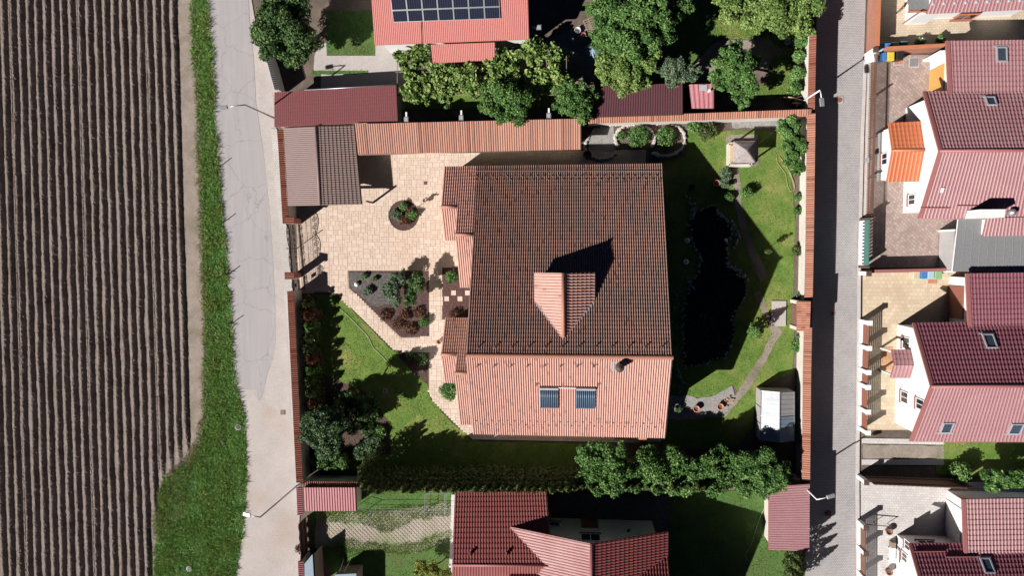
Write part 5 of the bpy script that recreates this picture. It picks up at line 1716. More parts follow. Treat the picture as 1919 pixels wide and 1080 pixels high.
sheet('lattice_paving', [(1616, 822), (1770, 824), (1770, 834), (1616, 832)], .03, E4P, 'pale lattice strip beside the lawn of the third eastern plot')
sheet('lattice_paving', [(1616, 862), (1770, 862), (1770, 872), (1616, 872)], .03, E4P, 'pale lattice strip by the dark timber fence')
sheet('parking_grit', wob([(1618, 834), (1770, 836), (1770, 860), (1618, 860)], 1, 10, 88), .022, M['dirt'], 'sandy grass strip between the two lattice strips')
sheet('tile_path', [(1652, 650), (1674, 650), (1673, 694), (1651, 694)], .035, mat_brick('orange_door_slabs', (.50, .27, .14), (.56, .32, .18), (.40, .22, .12), .34, .34), 'orange slab doorstep at the porch of the third eastern house')

# --- house one (top edge)
h1 = thing('house', P(1830, -30, 0), 'white house with plum roof cut by the top right edge', 'house')
S1 = (P(1737, 25, 3.2), P(1960, 15, 3.2)); R1 = (P(1762, -95, 6.4), P(1985, -105, 6.4)); N1 = (P(1735, -200, 3.2), P(1960, -210, 3.2))
R1[0].x = S1[0].x; N1[0].x = S1[0].x
gable(h1, N1, R1, S1, M['plum'], M['white'], M['trim'], capm=M['trim'], ove=.5, ov=.55, **ET)
for k in range(9):
    o, u, v, n = on_slope(1748 + 20.3 * k, 7.5 - .8 * k, S1[0], S1[1], R1[0])
    MB().lathe(o, [(.13, .05), (.13, .16), (.07, .2)], 10).build('snow_guard', M['lead'], h1)
b_ = P(1692, 44); MB().tube([b_, (b_.x, b_.y, 3.0), S1[0] + Vector((.1, .1, -.1))], .06, 8).build('downpipe', M['trim'], h1)
sx0, sy0 = P(1702, 0), P(1698, 44)
MB().box((P(1716, -10, 0).x, P(1716, -2, 0).y, 1.3), (1.6, 4.2, 2.6)).build('bay', M['white'], h1)
MB().box((P(1721, 5, 2.6).x, P(1716, 4, 2.6).y, 2.66), (1.5, 1.5, .08)).build('balcony_floor', M['greysheet'], h1)
MB().box((P(1712, 20, 2.6).x + .3, P(1716, 22, 2.6).y, 2.7), (1.5, .12, .16)).build('balcony_edge', M['trim_orange'], h1)
bx_ = P(1790, 38, 1.2)
window(h1, Vector((P(1810, 34, 1.5).x, P(1810, 41, 0).y - .02, 1.5)), (1, 0, 0), 1.6, 1.3, (0, -1, 0), M['trim_orange'])
# bicycle
bk = P(1690, 12)
bike = thing('bicycle', (bk.x, bk.y, 0), 'red bicycle leaning beside the wall of the top right house', 'bicycle')
ang = .9
dv = Vector((math.cos(ang), math.sin(ang), 0)); zt = Vector((0, 0, 1))
for s_ in (-.52, .52):
    c = bk + dv * s_ + zt * .34
    pts = [c + dv * (.31 * math.cos(a * math.pi / 10)) + zt * (.31 * math.sin(a * math.pi / 10)) for a in range(21)]
    w_ = MB().tube(pts, .025, 6, False).build('wheel', M['black'], bike, True)
    MB().tube([c - dv.cross(zt) * .05, c + dv.cross(zt) * .05], .04, 8).build('hub', M['metal'], w_)
fr = MB()
A1, B1, C1, D1, E1 = bk + dv * -.52 + zt * .34, bk + dv * -.05 + zt * .3, bk + dv * -.2 + zt * .85, bk + dv * .38 + zt * .85, bk + dv * .52 + zt * .34
for p, q in ((A1, B1), (B1, C1), (A1, C1), (C1, D1), (B1, D1), (D1, E1)): fr.tube([p, q], .025, 6)
fr.build('frame', mat_plain('red_bike_paint', (.5, .06, .03), .35), bike, True)
MB().bar(C1 + zt * .1 - dv * .12, C1 + zt * .1 + dv * .14, .14, .06).build('saddle', M['black'], bike)
sv = dv.cross(zt)
MB().tube([D1 + zt * .15 - sv * .28, D1 + zt * .18, D1 + zt * .15 + sv * .28], .018, 6).build('handlebar', M['black'], bike, True)

# walls between plots
fw_ = thing('garden_fence', P(1637, 40, 0), 'solid rust coloured plank fence along the lane at the top right', 'fence')
a_, b_ = P(1628, -30, 0), P(1624, 98, 0)
npk = 26
for k in range(npk):
    p = lerp(a_, b_, (k + .5) / npk)
    MB().box((p.x, p.y, .92), (.05, (b_ - a_).length / npk - .012, 1.84)).build('plank', M['brickred'], fw_)
MB().bar(a_ + Vector((.12, 0, 1.88)), b_ + Vector((.12, 0, 1.88)), .3, .06).build('top_rail', M['trim_orange'], fw_)
dv2 = thing('garden_wall', P(1700, 98, 0), 'low rust red wall between the two northern eastern plots', 'wall')
MB().bar(P(1645, 101, 0) + Vector((0, 0, .8)), P(1775, 94, 0) + Vector((0, 0, .8)), .2, 1.6).build('wall_body', M['brickred'], dv2)
MB().bar(P(1645, 101, 0) + Vector((0, 0, 1.63)), P(1775, 94, 0) + Vector((0, 0, 1.63)), .3, .06).build('coping', M['trim_orange'], dv2)
dv3 = thing('garden_wall', P(1710, 506, 0), 'dark red wall between the rose and cream paved plots', 'wall')
MB().bar(P(1620, 508, 0) + Vector((0, 0, .7)), P(1800, 504, 0) + Vector((0, 0, .7)), .18, 1.4).build('wall_body', M['fencered'], dv3)
MB().bar(P(1620, 508, 0) + Vector((0, 0, 1.43)), P(1800, 504, 0) + Vector((0, 0, 1.43)), .26, .06).build('coping', M['trim'], dv3)

# bins
def bin_(px, py, mat, label, lidm=None, rz=0.0):
    c = P(px, py, 1.0)
    t_ = thing('wheelie_bin', (c.x, c.y, 0), label, 'bin', 'wheelie bins')
    Rm = Matrix.Rotation(rz, 3, 'Z')
    q0 = [c + Rm @ Vector(p) for p in ((-.22, -.26, 0), (.22, -.26, 0), (.22, .26, 0), (-.22, .26, 0))]
    q1 = [c + Rm @ Vector(p) for p in ((-.28, -.35, 0), (.28, -.35, 0), (.28, .35, 0), (-.28, .35, 0))]
    for p in q0: p.z = .08
    for p in q1: p.z = .98
    MB().hexa(q0, q1).build('bin_body', mat, t_)
    q2 = [c + Rm @ Vector((p[0] * 1.06, p[1] * 1.06, 0)) for p in ((-.28, -.35), (.28, -.35), (.28, .35), (-.28, .35))]
    q3 = [c + Rm @ Vector((p[0] * .9, p[1] * .9, 0)) for p in ((-.28, -.35), (.28, -.35), (.28, .35), (-.28, .35))]
    for p in q2: p.z = .985
    for p in q3: p.z = 1.06
    MB().hexa(q2, q3).build('lid', lidm or mat, t_, bevel=.02)
    for s_ in (-.24, .24):
        w = c + Rm @ Vector((s_, .3, 0)); w.z = .1
        MB().tube([w - Rm @ Vector((.03, 0, 0)), w + Rm @ Vector((.03, 0, 0))], .1, 10).build('wheel', M['black'], t_)


bin_(1634, 108, M['whitepaint'], 'white lidded bin at the lane end of the slatted fence', None, .2)
bin_(1644, 106, M['metal'], 'grey white bin packed beside the blue bin', None, .3)
bin_(1656, 106, M['blue'], 'blue wheelie bin beside the yellow bin in the rose paved plot', None, .1)
bin_(1670, 105, M['yellow'], 'yellow wheelie bin in the rose paved plot', None, 0)
bin_(1687, 104, M['black'], 'black wheelie bin beside the yellow bin', None, 0)
bin_(1651, 88, M['paleblue'], 'pale blue bin in the shade behind the rust wall')
bin_(1663, 88, M['blue'], 'dark blue bin in the shade behind the rust wall')
bin_(1678, 87, M['beige'], 'beige bin in the shade behind the rust wall')
bin_(1695, 84, M['gategreen'], 'grey green bin in the shade behind the rust wall')
bin_(1718, 516, M['beige'], 'cream yellow bin by the dark red wall of the cream paved plot', M['beige'])
bin_(1732, 515, M['blue'], 'blue bin by the dark red wall of the cream paved plot')
bin_(1745, 515, M['paleblue'], 'pale blue bin by the dark red wall of the cream paved plot')
bin_(1759, 516, M['green'], 'green bin by the dark red wall of the cream paved plot')
for lab, px, py, m_ in (('rust coloured square mat on the rose paving', 1684, 113, M['terracotta']), ('dark square drain cover on the rose paving', 1713, 117, M['greysheet'])):
    c = P(px, py)
    t_ = thing('drain_cover', (c.x, c.y, 0), lab, 'drain cover')
    MB().box((c.x, c.y, .03), (.85, .85, .03)).build('surround', M['concrete'], t_)
    MB().box((c.x, c.y, .05), (.66, .66, .03)).build('lid', m_, t_)
c = P(1747, 527)
tag(MB().box((c.x, c.y, .05), (.7, .4, .06)).build('door_mat', M['terracotta'], bevel=.01), 'rust coloured mat on the cream paving before the bins', 'mat')

# slatted fence
sf = thing('picket_fence', P(1627, 260, 0), 'long brown picket fence along the lane in front of the rose paved plot', 'fence')
fa, fb_ = P(1629, 112, 0), P(1622, 408, 0)
npk = 92
L_ = (fb_ - fa).length
pkm = MB().box((0, 0, .85), (.022, L_ / npk * .46, 1.5)).build('picket', M['fencebrown']); pme = pkm.data
pkm_loc = pkm.location.copy(); bpy.data.objects.remove(pkm)
for k in range(npk):
    p = lerp(fa, fb_, (k + .5) / npk)
    place('picket', pme, sf, Matrix.Translation(p + pkm_loc + Vector((0, 0, .02 * math.sin(k * 1.7)))))
for zz in (.45, 1.35): MB().bar(fa + Vector((.05, 0, zz)), fb_ + Vector((.05, 0, zz)), .05, .09).build('rail', M['soffit'], sf)
for k in range(5):
    p = lerp(fa, fb_, k / 4); MB().box((p.x + .1, p.y, .85), (.1, .1, 1.7)).build('post', M['soffit'], sf)
MB().bar(fa + Vector((0, 0, .06)), fb_ + Vector((0, 0, .06)), .25, .2).build('plinth', M['kerb'], sf)

# --- house two
def east_house(label, NW, RW, SW, gN, gS, hn, hr, hs, xr, tmN, tmG, tmS, hg0, hg1, ridge_ext=True):
    """NW,RW,SW photo points of the west gable; gN,gS the west edge of the lower garage roof to the north"""
    hh = thing('house', P(NW[0] + 80, RW[1], 0), label, 'house')
    eN = [P(*NW, hn), P(xr, NW[1] - 3, hn)]; rr = [P(*RW, hr), P(xr + 20, RW[1] - 2, hr)]; eS = [P(*SW, hs), P(xr, SW[1] + 2, hs)]
    X = (eN[0].x + rr[0].x + eS[0].x) / 3
    for q in (eN, rr, eS): q[0].x = X
    dn = slope(hh, eN[0], eN[1], rr[0], rr[1], tmN, M['trim'], **ET)
    ds = slope(hh, eS[0], eS[1], rr[0], rr[1], tmS, M['trim'], **ET)
    MB().tube([rr[0] + Vector((0, 0, .05)), rr[1] + Vector((0, 0, .05))], .13, 8).build('ridge_cap', M['trim'], hh, True)
    # verge boards
    up = Vector((0, 0, .06))
    for e_ in (eN[0], eS[0]): MB().bar(e_ + up + Vector((.08, 0, 0)), rr[0] + up + Vector((.08, 0, 0)), .26, .14).build('verge_board', M['trim'], hh)
    MB().tube([eS[0] + Vector((0, -.06, -.02)), eS[1] + Vector((0, -.06, -.02))], .06, 6).build('gutter', M['trim'], hh, True)
    # walls
    xo = X + .45
    f = .5 / max(.1, (eN[0].y - rr[0].y)); f2 = .55 / max(.1, (rr[0].y - eS[0].y))
    pN, pS = lerp(eN[0], rr[0], f), lerp(eS[0], rr[0], f2)
    walls(hh, [(xo, pN.y, pN.z - .15), (xo, rr[0].y, hr - .18), (xo, pS.y, pS.z - .15), (rr[1].x - .3, pS.y, pS.z - .15), (rr[1].x - .3, rr[0].y, hr - .18), (rr[1].x - .3, pN.y, pN.z - .15)], M['white'])
    # garage
    g0, g1 = [P(*gN, hg0), P(xr, gN[1] - 3, hg0)], [P(*gS, hg1), P(xr, gS[1] - 3, hg1)]
    g1[0].x = g0[0].x
    slope(hh, g0[0], g0[1], g1[0], g1[1], tmG, M['trim'], **ET)
    MB().bar(g0[0] + up + Vector((.1, 0, 0)), g1[0] + up + Vector((.1, 0, 0)), .3, .14).build('verge_board', M['trim'], hh)
    xg = g0[0].x + .45
    walls(hh, [(xg, g0[0].y - .35, hg0 - .18), (xg, g1[0].y - .3, hg1 - .18), (rr[1].x - .3, g1[0].y - .3, hg1 - .18), (rr[1].x - .3, g0[0].y - .35, hg0 - .18)], M['white'])
    return hh, dict(N=(eN[0], eN[1], rr[0]), S=(eS[0], eS[1], rr[0]), G=(g0[0], g0[1], g1[0]), xo=xo, xg=xg, yN=pN.y, yS=pS.y, yG0=g0[0].y - .35, yG1=g1[0].y, yR=rr[0].y, up=dn, us=ds)


h2, q2 = east_house('white house with plum tiled roof and orange porch in the second eastern plot', (1733, 172), (1755, 283), (1724, 408), (1773, 77), (1778, 184), 3.8, 6.5, 3.7, 2010, M['plum'], M['plum'], M['plum'], 3.3, 3.95)
skylight(q2['up'], 1856, 191, q2['N'], .75, .85)
o, u, v, n = on_slope(1876, 103, *q2['G'])
skylight(h2, 1876, 103, q2['G'], .8, 1.2)
# ochre garage door in the west wall of the garage
MB().box((q2['xg'] - .03, (q2['yG0'] + q2['yG1']) / 2 - .3, 1.2), (.08, 2.6, 2.3)).build('garage_door', M['ochre'], h2)
MB().box((q2['xg'] - .3, q2['yG0'] - .3, 1.4), (.6, .18, 2.8)).build('pier', M['white'], h2)
# orange porch
pq = [P(1665, 231, 2.6), P(1719, 228, 2.6), P(1674, 282, 3.4), P(1727, 281, 3.4), P(1661, 341, 2.6), P(1712, 340, 2.6)]
for a_ in (0, 2, 4): pq[a_].x = (pq[0].x + pq[2].x + pq[4].x) / 3
wx = q2['xo'] - .02
for a_ in (1, 3, 5): pq[a_].x = wx
orr = dict(colw=.3, rowh=.45, amp=.04, step=.035)
pdn, pds = gable(h2, (pq[0], pq[1]), (pq[2], pq[3]), (pq[4], pq[5]), M['orange'], M['white'], M['trim_orange'], ov=.3, ove=.3, capm=M['trim_orange'], **orr)
pfx = pq[0].x + .28
window(h2, Vector((pfx, P(1660, 298, 1.4).y, 1.5)), (0, 1, 0), 1.0, 1.1, (-1, 0, 0))
window(h2, Vector((q2['xo'] - .0, P(1715, 375, 1).y, 1.6)), (0, 1, 0), .9, 1.2, (-1, 0, 0))
for px in ((1752, 388), (1820, 384)):
    o, u, v, n = on_slope(*px, *q2['S'])
    MB().fbox(o, u, v, n, -1.1, 1.1, -.03, .03, .08, .2).build('snow_rail', M['trim'], h2)
o, u, v, n = on_slope(1765, 355, *q2['S'])
MB().fbox(o, u, v, n, -.09, .09, -.2, .2, .08, .2).build('roof_vent', M['whitepaint'], h2)
# south extension + grey seamed roof carport
gq = [P(1785, 509, 2.5), P(1975, 511, 2.5), P(1797, 404, 2.9), P(1975, 402, 2.9)]
gc = thing('carport', P(1850, 460, 0), 'grey standing seam carport roof between the second and third eastern houses', 'carport')
slope(gc, gq[0], gq[1], gq[2], gq[3], M['greysheet'], M['whitepaint'], colw=.62, rowh=9, amp=.025, step=.005, prof='seam')
for q in (lerp(gq[0], gq[1], .03), lerp(gq[2], gq[3], .03)): MB().box((q.x, q.y, 1.2), (.14, .14, 2.4)).build('post', M['whitepaint'], gc)
MB().box((gq[0].x + .15, (gq[0].y + gq[2].y) / 2 - .6, 1.25), (.08, 3.4, 2.2)).build('door_panel', M['polygrey'], gc)
for y_ in (-2.3, 1.1): MB().box((gq[0].x + .1, (gq[0].y + gq[2].y) / 2 - .0 + y_, 1.25), (.12, .14, 2.45)).build('door_frame', M['whitepaint'], gc)
ex_ = [P(1842, 442, 3.2), P(1975, 440, 3.2), P(1850, 408, 3.9), P(1975, 406, 3.9)]
slope(h2, ex_[0], ex_[1], ex_[2], ex_[3], M['plum'], M['trim'], **ET)
MB().box((ex_[2].x + 2.7, (ex_[0].y + ex_[2].y) / 2 + .2, 1.5), (5.0, 1.6, 3.3)).build('extension', M['white'], h2)
pc_ = P(1861, 400, 5.9)
MB().box((pc_.x, pc_.y, 4.2), (1.75, .62, 3.4)).build('chimney', M['white'], h2)
o = P(1899, 398, 4.6)
MB().lathe((o.x, o.y, 3.0), [(.2, 0), (.2, 1.4), (.3, 1.5), (.3, 1.55), (.05, 1.8)], 14).build('flue', M['metal'], h2, True)

# green gate
gg = thing('sliding_gate', P(1612, 455, 0), 'green and white sliding gate on the lane in front of the rose paving', 'gate')
ga, gbb = P(1612, 412, 0), P(1610, 500, 0)
MB().bar(ga + Vector((0, 0, .3)), gbb + Vector((0, 0, .3)), .06, .5).build('lower_panel', M['whitepaint'], gg)
n_sl = 14
for k in range(n_sl):
    p = lerp(ga, gbb, (k + .5) / n_sl); MB().box((p.x, p.y, .8), (.05, .16, .5)).build('slat', M['whitepaint'], gg)
MB().bar(ga + Vector((0, 0, 1.07)), gbb + Vector((0, 0, 1.07)), .07, .06).build('rail', M['black'], gg)
MB().bar(ga + Vector((0, 0, 1.5)), gbb + Vector((0, 0, 1.5)), .1, .8).build('upper_panel', M['gategreen'], gg)
for p in (ga, gbb): MB().box((p.x, p.y, .98), (.2, .2, 1.96)).build('post', M['soffit'], gg)

# --- house three
h3, q3 = east_house('white house with plum tiled roof, north slopes coloured as shaded, in the third eastern plot', (1714, 606), (1738, 725), (1708, 826), (1810, 513), (1815, 620), 3.6, 6.7, 3.7, 2010, M['plum_shade'], M['plum_shade'], M['plum'], 3.2, 3.85)
skylight(q3['up'], 1854, 641, q3['N'], .85, 1.25)
skylight(q3['us'], 1774, 800, q3['S'], .85, 1.1)
skylight(q3['us'], 1903, 802, q3['S'], .95, 1.1)
MB().box((q3['xg'] - .04, (q3['yG0'] + q3['yG1']) / 2, 1.15), (.08, 2.7, 2.25)).build('garage_door', M['fencered'], h3)
xo3 = q3['xo']
pr = [P(1673, 656, 2.5), P(1700, 656, 2.5), P(1676, 684, 3.1), P(1705, 684, 3.1), P(1669, 708, 2.5), P(1697, 708, 2.5)]
for a_ in (0, 2, 4): pr[a_].x = (pr[0].x + pr[2].x + pr[4].x) / 3
for a_ in (1, 3, 5): pr[a_].x = xo3 - .02
gable(h3, (pr[0], pr[1]), (pr[2], pr[3]), (pr[4], pr[5]), M['plum'], M['white'], M['trim'], make_walls=False, colw=.28, rowh=.4, amp=.04, step=.03)
for y_ in (pr[0].y - .2, pr[4].y + .2): MB().box((pr[0].x + .15, y_, 1.2), (.14, .14, 2.4)).build('porch_post', M['white'], h3)
for px, py, hz in ((1692, 643, 1.7), (1688, 745, 1.7), (1719, 758, 4.3)):
    y_ = P(px, py, hz).y
    window(h3, Vector((xo3, y_, hz)), (0, 1, 0), 1.0 if hz < 3 else .9, 1.3, (-1, 0, 0), M['whitepaint'])
MB().box((xo3 - .03, pr[2].y, 1.05), (.08, 1.0, 2.1)).build('door', M['fencebrown'], h3)

# pillar fences
def pillar_fence(label, px_pts, h, wallm, slatm, nsl, capm=None):
    pts = [P(x, y, 0) for x, y in px_pts]
    t_ = thing('pillar_fence', pts[0], label, 'fence')
    for p in pts:
        MB().box((p.x, p.y, h / 2), (.34, .34, h)).build('pillar', wallm, t_)
        MB().box((p.x, p.y, h + .04), (.42, .42, .08)).build('pillar_cap', capm or M['whitepaint'], t_)
    for a_, b_ in zip(pts[:-1], pts[1:]):
        d = (b_ - a_).normalized()
        a2, b2 = a_ + d * .18, b_ - d * .18
        MB().bar(a2 + Vector((0, 0, .2)), b2 + Vector((0, 0, .2)), .22, .4).build('low_wall', wallm, t_)
        for k in range(nsl):
            z_ = .55 + (h - .75) * k / (nsl - 1)
            arch = .0
            MB().bar(a2 + Vector((0, 0, z_ + arch)), b2 + Vector((0, 0, z_ + arch)), .035, .09).build('slat', slatm, t_)
    return t_


pillar_fence('white pillar fence with red brown slats in front of the cream paved plot', [(1614, 602), (1613, 648), (1612, 692), (1611, 719), (1611, 764), (1611, 802)], 1.75, M['white'], M['fencered'], 8)
pillar_fence('white pillar fence with brown slats in front of the southernmost plot', [(1609, 977), (1609, 1024), (1609, 1071), (1609, 1120)], 1.6, M['white'], M['fencebrown'], 7, M['soffit'])
# lone pillars of the open driveways
for lab, px, py in (('white gate pillar at the north end of the slatted fence', 1625, 104), ('white pillar at the lane before the cream paving', 1613, 512), ('slim white gate pillar beside the dark timber fence', 1609, 893)):
    p = P(px, py)
    t_ = thing('gate_pillar', p, lab, 'pillar')
    MB().box((p.x, p.y, .85), (.34, .34, 1.7)).build('pillar_body', M['white'], t_)
    MB().box((p.x, p.y, 1.73), (.42, .42, .07)).build('cap', M['soffit'], t_)

# dark timber fence between third and fourth plots
df = thing('timber_fence', P(1690, 895, 0), 'tall dark timber plank fence north of the pale grey driveway', 'fence')
a_, b_ = P(1618, 893, 0), P(1800, 900, 0)
npk = 60
for k in range(npk):
    p = lerp(a_, b_, (k + .5) / npk); MB().box((p.x, p.y, 1.12), ((b_ - a_).length / npk * .92, .04, 2.24 + .05 * math.sin(k * 2.3))).build('plank', M['fencebrown'], df)
for zz in (.4, 1.8): MB().bar(a_ + Vector((0, .05, zz)), b_ + Vector((0, .05, zz)), .05, .1).build('rail', M['soffit'], df)
# --- house four
h4, q4 = east_house('white house with red plum tiled roof cut by the bottom right edge', (1706, 1020), (1738, 1150), (1700, 1260), (1803, 936), (1812, 1054), 3.1, 6.6, 3.4, 2010, M['plum_shade'], M['plum'], M['plum'], 3.1, 3.75)
MB().box((q4['xg'] - .04, (q4['yG0'] + q4['yG1']) / 2 + .1, 1.15), (.08, 2.9, 2.3)).build('garage_door', M['whitepaint'], h4)
y4 = q4['yN']
window(h4, Vector((P(1738, 1003, 1.6).x, y4 + .01, 1.7)), (1, 0, 0), 1.5, .9, (0, 1, 0))
for py, hz in ((1022, 2.0), (1045, 1.6)):
    window(h4, Vector((q4['xo'], P(1685, py, hz).y, hz)), (0, 1, 0), .8, 1.0, (-1, 0, 0))
skylight(q4['up'], 1850, 1062, q4['N'], .8, 1.2)
for px, py in ((1742, 1036), (1800, 1046)):
    o, u, v, n = on_slope(px, py, *q4['N'])
    MB().fbox(o, u, v, n, -1.2, 1.2, -.03, .03, .08, .22).build('snow_rail', M['trim'], h4)
# rail and bench in its front yard
rl = thing('hand_rail', P(1640, 984, 0), 'thin brown rail between pillar fence and southernmost house', 'fence')
MB().bar(P(1618, 983, .8), P(1672, 988, .8), .06, .06).build('rail', M['soffit'], rl)
for f_ in (0.02, .5, .98):
    p = lerp(P(1618, 983, .8), P(1672, 988, .8), f_); MB().tube([(p.x, p.y, 0), p], .03, 6).build('post', M['soffit'], rl)
bc = P(1668, 1038)
be = thing('garden_bench', (bc.x, bc.y, 0), 'white garden bench against the southernmost house', 'bench')
for k in range(4): MB().box((bc.x - .2 + .14 * k, bc.y, .45), (.12, 1.3, .04)).build('seat_slat', M['whitepaint'], be)
for k in range(2): MB().box((bc.x + .34, bc.y, .62 + .2 * k), (.04, 1.3, .14)).build('back_slat', M['whitepaint'], be)
for sx in (-.2, .32):
    for sy in (-.55, .55): MB().box((bc.x + sx, bc.y + sy, .21 if sx < 0 else .43), (.06, .06, .42 if sx < 0 else .86)).build('leg', M['whitepaint'], be)
bt_ = P(1670, 1018)
tag(MB().box((bt_.x, bt_.y, .3), (.35, .5, .6)).build('storage_box', M['wood'], bevel=.02), 'small brown box beside the white bench', 'box')
for px, py, lab in ((1668, 998, 'dark red plant pot by the corner of the southernmost house'), (1668, 1074, 'rust red plant pot at the bottom by the southernmost house')):
    pot(px, py, .28, lab, M['fencered'], .5)

# ================================================================== PLANTS
L = M
tree('tree', 'tree', 'large round dark green tree beside the road at the top left', [(535, 45, 54, 4.8), (515, 72, 40, 3.9), (560, 80, 38, 3.8), (545, 5, 34, 4.2), (540, 100, 22, 3.2)], L['leaf_dark'], 22000, .14, .2)
tree('tree', 'tree', 'leafy green tree overhanging the middle of the long shed roof', [(925, 190, 30, 3.2), (968, 200, 34, 3.2), (955, 178, 24, 3.4), (940, 212, 20, 3.0)], L['leaf_mid'], 9500, .125)
tree('tree', 'tree', 'green tree at the east end of the long shed roof', [(1068, 172, 26, 3.3), (1085, 205, 26, 3.0), (1060, 195, 20, 3.2), (1100, 185, 18, 2.8)], L['leaf_mid'], 7500, .125)
tree('tree', 'tree', 'big dense green tree in the orchard at the top middle', [(1160, 35, 44, 5.4), (1215, 15, 44, 5.4), (1190, 75, 44, 5.2), (1240, 50, 34, 4.8), (1140, 78, 28, 4.6), (1275, 15, 26, 4.4), (1135, 10, 26, 4.8)], L['leaf_mid'], 24000, .135, .2)
tree('tree', 'tree', 'yellowish green tree leaning over the dark maroon woodshed', [(1150, 118, 32, 4.0), (1188, 128, 36, 4.0), (1172, 155, 26, 3.4), (1215, 108, 26, 4.0), (1140, 145, 18, 3.4), (1205, 150, 18, 3.2)], L['leaf_vine'], 12500, .125)
tree('tree', 'tree', 'thin grey green tree above the east end of the woodshed', [(1265, 132, 26, 3.2), (1295, 138, 18, 3.0), (1243, 125, 18, 3.2), (1262, 152, 14, 3.0)], L['leaf_silver'], 5200, .12)
tree('tree', 'tree', 'bushy green tree east of the tiny pink shed', [(1368, 115, 28, 3.6), (1388, 148, 32, 3.6), (1352, 150, 24, 3.3), (1395, 185, 16, 2.8), (1405, 118, 20, 3.2), (1380, 90, 16, 3.2)], L['leaf_mid'], 11500, .125)
tree('tree', 'tree', 'light green tree at the top edge west of the orchard grass', [(1372, 10, 30, 3.4), (1408, 26, 28, 3.2), (1395, -5, 24, 3.4)], L['leaf_vine'], 7000, .13)
tree('tree', 'tree', 'light green spreading tree in the north east corner of the orchard', [(1450, 12, 38, 3.4), (1498, 22, 34, 3.2), (1470, 45, 26, 2.8), (1430, 38, 22, 2.8), (1510, 55, 18, 2.6)], L['leaf_vine'], 12000, .13)
for k, (x, y, r) in enumerate(((1503, 75, 13), (1498, 105, 12), (1496, 138, 15), (1490, 165, 12))):
    shrub('green climbing shrub against the north east wall, ' + ['northernmost', 'second', 'third', 'nearest the wood pile'][k], x, y, r, 1.6, L['leaf_mid'], 1100, .11, group='shrubs against the north east wall')
shrub('green bush in the shade beside the grape arbor', 840, 205, 9, 1.2, L['leaf_mid'], 500, .1)
# big conifer and bed
tree('spruce_tree', 'conifer', 'big dark green conifer with long shadow inside the west wall', [(600, 790, 26, 5.6), (588, 815, 24, 4.6), (622, 812, 24, 4.6), (606, 772, 18, 4.8), (640, 800, 20, 3.8), (610, 838, 20, 3.6), (575, 800, 14, 4.0), (604, 800, 16, 6.8), (628, 788, 24, 5.4), (600, 800, 30, 3.0), (625, 830, 24, 5.0)], L['leaf_blue'], 13000, .13, .2)
shrub('bright green shrub at the foot of the big conifer', 605, 862, 26, 1.3, M['leaf_mid'], 2600, .11)
shrub('bright green low shrub east of the big conifer foot', 638, 866, 20, 1.0, M['leaf_mid'], 1800, .11)
shrub('bluish spreading juniper at the edge of the front lawn bed', 700, 833, 22, .8, L['leaf_blue'], 1600, .1, name='juniper', flat=.5)
shrub('bluish spreading juniper at the south edge of the conifer bed', 678, 848, 18, .7, L['leaf_blue'], 1200, .1, name='juniper')
shrub('low green shrub between the junipers in the conifer bed', 712, 812, 15, .6, L['leaf_mid'], 900, .09)
shrub('dark low shrub in the middle of the conifer bed', 690, 805, 16, .6, L['leaf_dark'], 900, .09)
shrub('small juniper north of the big conifer bed', 645, 750, 15, .8, L['leaf_blue'], 800, .1, name='juniper')
tree('tree', 'tree', 'shaded garden tree between the front lawn and the big conifer', [(690, 770, 30, 1.3), (668, 785, 28, 1.4), (660, 752, 22, 1.3), (640, 770, 22, 1.5)], L['leaf_dark'], 6000, .12, .07)
cols = [L['leaf_thuja'], L['leaf_red'], L['leaf_mid'], L['leaf_thuja']]
for k in range(11):
    y = 572 + k * 21
    cone_tree(('reddish' if k % 4 == 1 else 'green') + ' shrub in the tall mixed hedge inside the west wall, ' + ['next to the small gate', 'second from the gate', 'third from the gate', 'fourth from the gate', 'fifth from the gate', 'sixth from the gate', 'seventh from the gate', 'eighth from the gate', 'ninth from the gate', 'tenth from the gate', 'nearest the big conifer'][k],
              571 + k * .9 + rnd.uniform(-3, 3), y, 13, 2.0 + rnd.uniform(-.2, .4), cols[k % 4], 900, .12, 'hedge shrub', 'hedge_shrub', 'mixed hedge inside the west wall', rag=.6)
# courtyard beds
shrub('grey green shrub on the west side of the round bed', 742, 402, 13, .7, L['leaf_silver'], 600, .08)
shrub('green shrub on the east side of the round bed', 772, 402, 12, .7, L['leaf_mid'], 600, .08)
shrub('red brown shrub on the south side of the round bed', 758, 412, 13, .55, L['leaf_red'], 600, .08)
shrub('green shrub at the top of the round bed', 757, 388, 10, .6, L['leaf_mid'], 400, .08)
st_ = P(772, 397)
stt = thing('young_tree', (st_.x, st_.y, 0), 'slim young tree with sparse leaves in the round bed', 'tree')
MB().tube([st_, st_ + Vector((.02, .02, 1.2)), st_ + Vector((.0, .05, 2.1))], [.03, .022, .012], 6).build('trunk', M['bark'], stt)
leaves('crown', stt, [(st_.x, st_.y, 1.6, .22, .22, .3), (st_.x + .15, st_.y + .1, 1.9, .18, .18, .2), (st_.x - .1, st_.y + .1, 1.3, .15, .15, .15)], 60, .13, L['leaf_red'], 77)
tree('shrub', 'shrub', 'large silvery green shrub in the middle of the planting bed', [(735, 540, 24, 1.3), (748, 520, 18, 1.4), (742, 562, 16, 1.1)], L['leaf_silver'], 4200, .1, .06, k=8)
tree('shrub', 'shrub', 'tall dark shrub in the east half of the planting bed', [(782, 530, 22, 1.9), (770, 560, 16, 1.6)], L['leaf_dark'], 2600, .11, .06, k=8)
shrub('small green bush at the south east corner of the planting bed', 795, 605, 11, .8, L['leaf_mid'], 500, .09)
shrub('low green plant in the gravel corner near the white ball', 690, 546, 11, .5, L['leaf_silver'], 500, .08)
